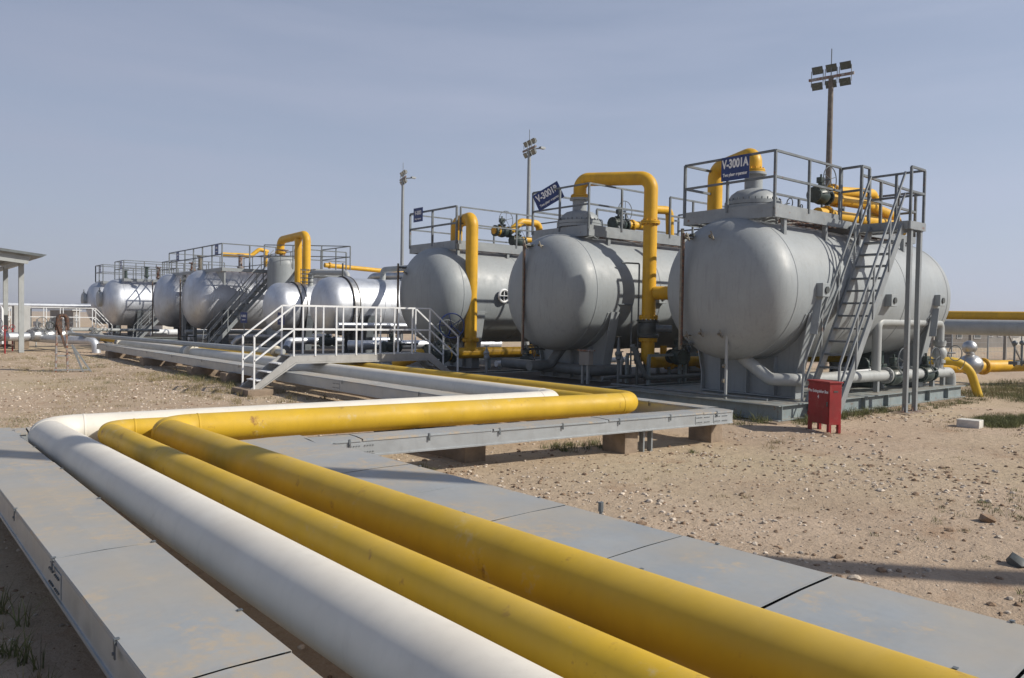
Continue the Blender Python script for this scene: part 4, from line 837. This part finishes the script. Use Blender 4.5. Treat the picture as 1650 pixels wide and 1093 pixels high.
# vertical drum
c = P(455, 420, y=36.9); dx_, dy_ = c.x, c.y
t = thing('vertical_drum', 'upright grey drum with domed top beside the twin yellow pipes', 'tank', (dx_, dy_, 0)); mb = MB(); mb.lathe([(.72, .3), (.72, 4.35), (.70, 4.5), (.6, 4.68), (.4, 4.8), (.2, 4.84), (0.001, 4.85)], (dx_, dy_, 0), n=40); build('shell', mb, GRY, t); mb = MB(); mb.lathe([(.14, 4.8), (.14, 5.02), (.24, 5.03), (.24, 5.1), (.3, 5.1), (.3, 5.14)], (dx_, dy_, 0), n=20); build('nozzle', mb, RUSTY, t)
mb = MB(); mb.torus((dx_, dy_, 4.75), (0, 0, 1), .8, .02, 30, 6); [mb.cyl((dx_+.8*math.cos(a), dy_+.8*math.sin(a), 4.3), (dx_+.8*math.cos(a), dy_+.8*math.sin(a), 4.75), .015, 6) for a in (2.6, 3.4, 4.2, 5)]; build('top_ring', mb, RAIL, t)
t = thing('cage_ladder', 'small ladder cage on top of the small banded tank', 'ladder', (15, 32.6, 3.3)); mb = MB()
for k in range(4): mb.torus((15.0, 32.7, 3.4+k*.18), (0, 0, 1), .3, .014, 18, 5)
for a in range(5): mb.cyl((15+.3*math.cos(a), 32.7+.3*math.sin(a), 3.3), (15+.3*math.cos(a), 32.7+.3*math.sin(a), 4.0), .012, 6)
build('cage', mb, RAIL, t)

# ================================================================== WHITE FOOTBRIDGE
def footbridge(label, x0, xa, xb, x1, y0, y1, zd, steps, material, hr=1.22, nposts=8):
    t = thing('footbridge', label, 'footbridge', (x0, y0, 0))
    for y in (y0, y1):
        s = MB(); s.prism([(x0, .12), (x0+.2, .12), (xa+.05, zd-.16), (xb-.05, zd-.16), (x1-.2, .12), (x1, .12), (xb+.05, zd), (xa-.05, zd)], y-.025, y+.025, 'xz')
        s.prism([(x0+.2, .116), (x0+.235, .116), (xa+.06, zd-.2), (xb-.06, zd-.2), (x1-.235, .116), (x1-.2, .116), (xb-.05, zd-.163), (xa+.05, zd-.163)], y-.07, y+.01, 'xz')
        build('stringer', s, BRIDGE, t)
    mb = MB(); mb.box((xa, y0+.03, zd-.03), (xb, y1-.03, zd-.004)); build('walkway', mb, GALV, t)
    for side in (0, 1):
        for k in range(1, steps+1):
            f = k/(steps+1); xx = (x0+(xa-x0)*f) if side == 0 else (x1+(xb-x1)*f); z = .12+(zd-.12)*f
            build('tread', MB().box((xx-.11, y0+.028, z-.012), (xx+.11, y1-.028, z+.012)), material, t)
    for y in (y0-.02, y1+.02):
        mb = MB()
        for h in (hr, hr*.52):
            pts = [(x0+.08, y, .15+h*.98), (xa, y, zd+h), (xb, y, zd+h), (x1-.08, y, .15+h*.98)]
            for a, b in zip(pts[:-1], pts[1:]): mb.bar(a, b, .038)
        rl = build('handrail', mb, material, t)
        for x in (x0+.08, x1-.08): build('post', MB().bar((x, y, .12), (x, y, .15+hr), .038), material, rl)
        for k in range(nposts): x = xa+(xb-xa)*k/(nposts-1); build('post', MB().bar((x, y, zd-.02), (x, y, zd+hr), .036), material, rl)
    return t
footbridge('white railed footbridge with steps crossing the pipes in the middle distance', 6.85, 7.92, 11.9, 12.95, 18.02, 18.72, .90, 3, WRAIL, 1.24, 8)
block('concrete pad at the foot of the white footbridge', 7.0, 18.3, .62, 1.1, .12)
block('hidden side concrete pad at the right foot of the white footbridge', 12.95, 18.35, .6, 1.0, .12)
footbridge('distant white railed footbridge by the canopy at far left', 4.6, 5.4, 9.3, 10.2, 47.2, 48.0, 1.05, 3, WRAIL, 1.05, 6)

# ================================================================== RED FIRE BOX
t = thing('extinguisher_box', 'red metal fire extinguisher box on short legs in front of the nearest stair', 'fire box', (12.9, 7.0, 0))
a0 = Vector((12.77, 6.76, 0)); ux = (Vector((13.0, 7.29, 0))-a0).normalized(); uy = Vector((ux.y, -ux.x, 0)); W_, D_ = .57, .25
def bx(o0, o1, z0, z1, d0, d1):
    mb = MB(); mb.box((o0, d0, z0), (o1, d1, z1)); mb.v = [tuple(a0+ux*x+uy*y+Vector((0, 0, z))) for x, y, z in mb.v]; return mb
build('cabinet', bx(.0, W_, .13, .86, 0, D_), RED, t, bevel=.006)
mb = bx(-.02, W_+.02, .86, .885, -.02, D_+.02); build('roof', mb, RED, t, bevel=.004)
build('door', bx(.02, W_-.02, .15, .84, -.008, -.001), RED, t, bevel=.002)
for o in (0, W_-.06):
    for d_ in (0, D_-.05):
        mb = bx(o, o+.06, -.02, .13, d_, d_+.05); build('leg', mb, RED, t)
mb = bx(-.006, -.001, .70, .725, .08, .17); build('handle', mb, DRK, t)
for zz in (.25, .72): build('hinge', bx(W_-.035, W_-.005, zz, zz+.06, -.016, -.0085), RED, t)
build('latch', bx(.03, .055, .45, .53, -.022, -.0085), DRK, t)
mb = MB(); mb.box((-.05, 0, -.0), (.05, .004, .03))
for tx, size, zz in (('Fire Extinguisher Box', .075, .70), ('4', .09, .60)):
    tm = text_mesh(tx, size, .8, .001); build('lettering', put(tm, a0+ux*(W_/2)+Vector((0, 0, zz))-uy*.011, -ux, (0, 0, 1)), BLUW, t)

# ================================================================== FLOODLIGHT MASTS
MASTM = mat("peeling_mast_paint", (.15, .13, .11), .8, vary=.3, rust=.2, scale=5)
def mast(label, x, y, h, rz, arm, pole_m):
    t = thing('light_mast', label, 'light mast', (x, y, 0), 'floodlight masts')
    mb = MB(); mb.sweep([(x, y, 0), (x, y, h*.5), (x, y, h)], [.16, .13, .10], 12); build('pole', mb, pole_m, t)
    d = Vector((math.cos(rz), math.sin(rz), 0)); f = Vector((-d.y, d.x, 0)); c = Vector((x, y, h))
    if f.dot(-c) < 0: f = -f                # lamps look towards the tanks
    mb = MB(); mb.bar(c-d*.9, c+d*.9, .10, .10); build('crossbar', mb, RUSTY, t)
    for zz, sg in ((.36, 1), (-.30, -1)):
        for k in (-1, 0, 1):
            p = c+d*(k*.56)+Vector((0, 0, zz)); mb = MB(); n2 = (f*.85-Vector((0, 0, .5))).normalized(); u2 = d; v2 = n2.cross(u2)
            vs = [p+u2*a+v2*b-n2*e for e, sx in ((0, 1), (.16, .55)) for a, b in ((-.22*sx, -.16*sx), (.22*sx, -.16*sx), (.22*sx, .16*sx), (-.22*sx, .16*sx))]
            mb.add(vs, [(3, 2, 1, 0), (4, 5, 6, 7), (0, 1, 5, 4), (1, 2, 6, 5), (2, 3, 7, 6), (3, 0, 4, 7)])
            fl_ = build('floodlight', mb, DRK, t)
            mb = MB(); mb.add([p+u2*a+v2*b+n2*.006 for a, b in ((-.19, -.13), (.19, -.13), (.19, .13), (-.19, .13))], [(0, 1, 2, 3)]); build('lamp_glass', mb, GLS, fl_)
            mb = MB(); 
            for s2 in (-1, 1): mb.bar(p+u2*.24*s2, c+d*(k*.56+.24*s2)+Vector((0, 0, .04*sg)), .025)
            build('yoke', mb, GALV, fl_)
    build('lightning_rod', MB().cyl(c, c+Vector((0, 0, 1.15)), .02, 6), RAIL, t)
    if arm:
        mb = MB(); mb.cyl(c, c+Vector((.45, -.4, .03)), .04, 8); mb.box(c+Vector((.4, -.4, .0)), c+Vector((.75, -.62, .12))); build('side_lamp', mb, GALV, t)
    return t
mast('tallest rusty floodlight mast above the nearest grey tank', 30.5, 16.45, 12.1, R(101), 0, MASTM)
mast('grey floodlight mast behind the tilted blue sign', 30.3, 35.3, 12.1, R(74), 1, GALV)
mast('farthest floodlight mast left of the V-3003 sign', 30.0, 49.2, 12.1, R(72), 1, GALV)

# ================================================================== LEFT: CANOPY, MANIFOLD, STAND
t = thing('canopy_shed', 'open steel canopy with sheet roof at the left edge', 'shed', (2, 44, 0))
ex, ey, zr = 5.75, 40.0, 4.3      # near right roof corner
mb = MB(); mb.prism([(ex, zr+.02), (ex+.15, zr+.12), (ex-7.5, zr+.95), (ex-7.5, zr+.85)], ey-.2, ey+11, 'xz'); build('roof_sheet', mb, DPIPE, t)
mb = MB(); mb.prism([(ex-.55, zr-.32), (ex-.45, zr+.0), (ex-7.5, zr+.78), (ex-7.5, zr+.4)], ey+.05, ey+.2, 'xz'); build('edge_beam', mb, GRP, t)
for i, (x, y) in enumerate(((5.1, 41.3), (5.1, 46.8), (5.1, 50.6), (-1.5, 41.3), (-1.5, 46.8))):
    mb = MB(); mb.box((x-.1, y-.1, 0), (x+.1, y-.085, 4.1)); mb.box((x-.1, y+.085, 0), (x+.1, y+.1, 4.1)); mb.box((x-.008, y-.085, 0), (x+.008, y+.085, 4.1)); build('column', mb, GRP, t)
mb = MB(); mb.bar((5.1, 41, 4.1), (5.1, 51, 4.1), .15, .2); build('purlin', mb, GRP, t); mb = MB(); mb.bar((-1.5, 41, 4.8), (-1.5, 51, 4.8), .15, .2); build('purlin', mb, GRP, t)
mb = MB(); mb.cyl((5.3, 43.0, .2), (5.3, 43.0, 3.9), .03, 8); build('down_pipe', mb, GALV, t)
t = thing('equipment_cabinet', 'pale grey cabinet standing under the canopy', 'cabinet', (4.9, 45.5, 0)); mb = MB(); mb.box((5.3, 45.4, .4), (6.0, 46.2, 2.15)); build('body', mb, WAL, t, bevel=.02); mb = MB(); mb.box((5.35, 45.45, .0), (5.95, 46.1, .4)); build('plinth', mb, CONC, t)
for i, (x, y) in enumerate(((5.9, 42.6), (6.5, 43.0), (7.1, 43.4), (4.0, 41.8), (3.3, 41.6))):
    place(VS, (x, y, .75), .6, ['leftmost pale valve of the manifold right of the canopy column', 'middle valve of the manifold beside the canopy', 'right valve of the manifold beside the distant footbridge', 'red-flanged valve under the canopy, right one', 'red-flanged valve under the canopy, left one'][i], 'manifold valves near the canopy', 1.3)
gpipe('silver manifold pipe through the valves beside the canopy', [(2.5, 41.6, .7), (5.2, 42.3, .7), (7.6, 43.6, .7)], .2, .3, ALU, n=20)
gpipe('silver elbow pipe turning down into the ground left of the cable tray', [(5.8, 42.9, .62), (7.0, 41.4, .55), (7.95, 40.4, .55), (8.0, 40.35, -.1)], .19, .32, ALU, n=24)
gpipe('dull red pipe low under the canopy', [(2.0, 42, .3), (4.9, 42.0, .3)], .06, .2, FRUST, n=12)
gpipe('white U shaped pipe under the canopy at the left edge', [(4.6, 44.0, .3), (4.6, 44.0, 2.1), (3.2, 44.0, 2.1)], .12, .2, WRAIL, n=16)
gpipe('long silver pipe raised across the far left behind the footbridge', [(-20, 62, 2.25), (11.5, 60, 2.27)], .2, .2, ALU, n=20)
for i, x in enumerate((0, 8)):
    t = thing('pipe_support', ['dark support of the far left raised pipe behind the canopy', 'dark support of the far left raised pipe near the distant footbridge'][i], 'pipe support', (x, 60.8, 0)); mb = MB(); mb.bar((x, 60.8, 0), (x, 60.8, 2.05), .18); build('frame', mb, RAIL, t)
gpipe('grey pipe joining the manifold to the far tanks', [(7.4, 43.8, 1.0), (12.5, 47, .9)], .08, .2, GRP, n=16)
VS.location = (8.6, 44.3, .6); VS['label'] = 'silver valve at the far end of the manifold by the distant footbridge'; VS['group'] = 'manifold valves near the canopy'; VS.rotation_euler = (0, 0, .6)
for i, (px, py) in enumerate(((45, 545), (58, 550), (8, 560), (20, 556))):
    c = P(px, py+10, z=0); t = thing('small_standpipe', ['thin standpipe right of the canopy column', 'second thin standpipe right of the canopy column', 'red standpipe under the canopy edge, left', 'red standpipe under the canopy edge, right'][i], 'standpipe', tuple(c)); build('tube', MB().cyl(c, c+Vector((0, 0, 1.1)), .03, 8), RED if i > 1 else GRP, t); mb = MB(); mb.torus(c+Vector((0, 0, 1.12)), (.4, -1, .2), .12, .015, 16, 5); build('handwheel', mb, RED if i > 1 else RAIL, t)
# rusty stand
t = thing('rusty_stand', 'rusty two-legged steel stand with slanting braces on the gravel', 'stand', (4.5, 27.7, 0))
sx_, sy_ = 4.5, 27.8
for o in (-.14, .18):
    build('upright', MB().bar((sx_+o, sy_-o*.2, -.05), (sx_+o*.8, sy_, 1.45), .09, .05), RUSTY, t)
mb = MB(); mb.sweep(elbow([(sx_-.12, sy_, 1.3), (sx_-.08, sy_, 1.78), (sx_+.16, sy_, 1.78), (sx_+.18, sy_, 1.3)], .12), .06, 10); mb.box((sx_-.1, sy_-.04, 1.15), (sx_+.03, sy_+.08, 1.7)); mb.bar((sx_-.1, sy_-.06, 1.5), (sx_+.12, sy_-.06, .75), .06); build('head', mb, FRUST, t)
for o in (.55, .78): build('brace', MB().bar((sx_+.3, sy_, .85), (sx_+o+.05, sy_-.12, -.03), .05), GALV, t)
mb = MB(); mb.bar((sx_-.2, sy_, .06), (sx_+.8, sy_-.15, .04), .04); mb.bar((sx_-.16, sy_, .5), (sx_+.24, sy_, .5), .04); build('crosspiece', mb, GALV, t)
mb = MB(); mb.torus((sx_-.3, sy_, 1.45), (.3, -1, 0), .12, .025, 18, 6); build('ring_handle', mb, DRK, t)
# slender posts with cap by the second silver tank
t = thing('tripod_post', 'two thin brown posts with a white cap in front of the second silver tank', 'post', tuple(P(182, 545, z=0))); c = P(182, 548, z=0)
mb = MB(); mb.cyl(c, c+Vector((0, 0, 1.9)), .06, 8); mb.cyl(c+Vector((.4, -.25, 0)), c+Vector((.4, -.25, 1.9)), .05, 8); build('pole', mb, BRS, t); mb = MB(); mb.sphere(c+Vector((0, 0, 1.95)), .09); build('cap', mb, WRAIL, t)

# ================================================================== BACKGROUND: BERM, FENCE, BUILDINGS
bm = MB(); pts = []
for i in range(60):
    for j, (o, h) in enumerate(((-3.5, -.3), (-1.5, .25), (0, .42), (1.2, .38), (3.5, -.3))):
        u = i/59; x = 38+u*60; y = 24-u*16; hh = h*(1+.25*noise.noise(Vector((i*.3, j*1.3, 0)))) if h > 0 else h
        pts.append((x+o*.3, y+o+noise.noise(Vector((i*.4, j, 7)))*.5, hh))
bm.add(pts, [(i*5+j, (i+1)*5+j, (i+1)*5+j+1, i*5+j+1) for i in range(59) for j in range(4)])
bm.f = [tuple(reversed(f)) for f in bm.f]
tag(build('sand_berm', bm, SAND, ang=80), 'low sand bank behind the fence at right', None, kind='structure')
t = thing('wire_fence', 'wire mesh fence with slanting concrete posts at the right background', 'fence', (38, 18, 0))
f0, f1 = P(1470, 584, z=0), P(1720, 579, z=0)
for k in range(14):
    q = f0.lerp(f1, (k-3)/9); 
    hgt = 2.0 if k % 2 == 0 else 1.75
    build('fence_post', MB().bar((q.x, q.y, 0), (q.x, q.y, hgt), .14 if k % 2 == 0 else .06), TAN if k % 2 == 0 else GALV, t)
    if k % 4 == 0:
        d = (f1-f0).normalized(); build('brace', MB().bar((q.x, q.y, 1.8), (q.x+d.x*1.6, q.y+d.y*1.6, 0), .09), TAN, t)
mb = MB(); d = (f1-f0)/9; a_, b_ = f0-d*3, f0+d*10
for z in [.25+i*.25 for i in range(7)]: mb.bar((a_.x, a_.y, z), (b_.x, b_.y, z), .012)
n_ = 160
for k in range(n_):
    q = a_.lerp(b_, k/n_); mb.bar((q.x, q.y, .05), (q.x, q.y, 1.75), .008)
build('wire_mesh', mb, GALV, t)
def house(label, px0, px1, y_base, h, depth, material, z=0, wins=(), door=None, flat=True):
    a_, b_ = P(px0, y_base, z=z), P(px1, y_base, z=z); d = (b_-a_); L_ = d.length; d.normalize(); n = Vector((-d.y, d.x, 0)); 
    if n.dot(a_) < 0: n = -n
    t = thing('site_building', label, 'building', tuple(a_))
    def bxx(s0, s1, o0, o1, z0, z1):
        mb = MB(); mb.box((s0, o0, z0), (s1, o1, z1)); mb.v = [tuple(a_+d*x+n*y+Vector((0, 0, zz))) for x, y, zz in mb.v]; return mb
    build('wall', bxx(0, L_, 0, depth, -.3, h), material, t); build('roof', bxx(-.2, L_+.2, -.2, depth+.2, h, h+.15), WAL, t)
    for s0, s1, z0, z1 in wins: w_ = build('window', bxx(L_*s0, L_*s1, -.06, -.005, z0, z1), WAL, t); build('pane', bxx(L_*s0+.1, L_*s1-.1, -.09, -.062, z0+.1, z1-.1), DRK, w_)
house('low brown building behind the wrapped valve at right', 1535, 1590, 561, 2.1, 6, TAN2, wins=((.1, .25, .8, 1.6), (.6, .8, .8, 1.6)))
house('pale tan cabin above the fence at right', 1556, 1568, 556, 1.9, 4, WCON, wins=((.3, .7, .8, 1.4),))
house('long tan building behind the fence, right part', 1590, 1632, 559, 2.2, 7, TAN, wins=((.05, .2, .9, 1.6), (.4, .55, .9, 1.6), (.75, .9, .9, 1.6)))
house('white cabin at the right edge behind the fence', 1630, 1668, 556, 2.2, 5, WCON, wins=((.05, .3, .8, 1.7), (.6, .9, .8, 1.7)))
house('pale low wall building far behind the second silver tank stair', 262, 300, 537, 1.6, 8, WCON)
house('small tan block building far behind the distant footbridge', 118, 128, 527, 2.0, 6, TAN, wins=((.2, .8, .7, 1.5),))
# thin posts on the right yellow pipe
for i, px in enumerate((1634, 1646)):
    c = P(px, 590, y=8.2); t = thing('pressure_gauge', ['left thin gauge stand on the right edge yellow pipe', 'right thin gauge stand on the right edge yellow pipe'][i], 'gauge', tuple(c)); mb = MB(); mb.cyl((c.x, c.y, .7), (c.x, c.y, 1.35), .03, 8); mb.sphere((c.x, c.y, 1.4), .08); mb.box((c.x-.12, c.y-.12, .75), (c.x+.12, c.y+.12, .85)); build('stem', mb, RAIL, t)
# unseen crane added outside the frame at right so its boom casts the shadow band that crosses the gravel, trays and pipes
t = thing('sun_blocker', 'unseen added crane outside the right edge whose boom shades the pipes', 'blocker', (16.6, -10.1, 0))
build('column', MB().cyl((16.6, -10.1, 0), (16.6, -10.1, 8.3), .22, 16), YELC, t)
build('boom', MB().bar((17.3, -10.9, 8), (6.9, 1.4, 8), .34, .34), YELC, t)
mb = MB(); mb.box((16.0, -10.7, -.1), (17.2, -9.5, .2)); build('base', mb, CONC, t)
mb = MB(); mb.bar((17.3, -10.9, 8.2), (16.6, -10.1, 9.6), .1); mb.bar((16.6, -10.1, 9.6), (9, -1.1, 8.15), .04); build('tie_rod', mb, RAIL, t)

# ================================================================== DESERT HAZE
hz = MB(); hz.box((-7500, -7500, -12), (7500, 7500, 17)); ho = build('haze', hz, [], smooth=False)
HM = bpy.data.materials.new('dusty_air'); HM.use_nodes = True; hn = HM.node_tree; hn.nodes.remove(hn.nodes['Principled BSDF'])
pv = hn.nodes.new('ShaderNodeVolumePrincipled'); pv.inputs['Color'].default_value = (.86, .88, .93, 1); pv.inputs['Density'].default_value = .0006; pv.inputs['Anisotropy'].default_value = .2
hn.links.new(pv.outputs[0], hn.nodes['Material Output'].inputs['Volume']); ho.data.materials.append(HM)
tag(ho, 'thin dusty desert haze filling the air over the site', None, kind='stuff')
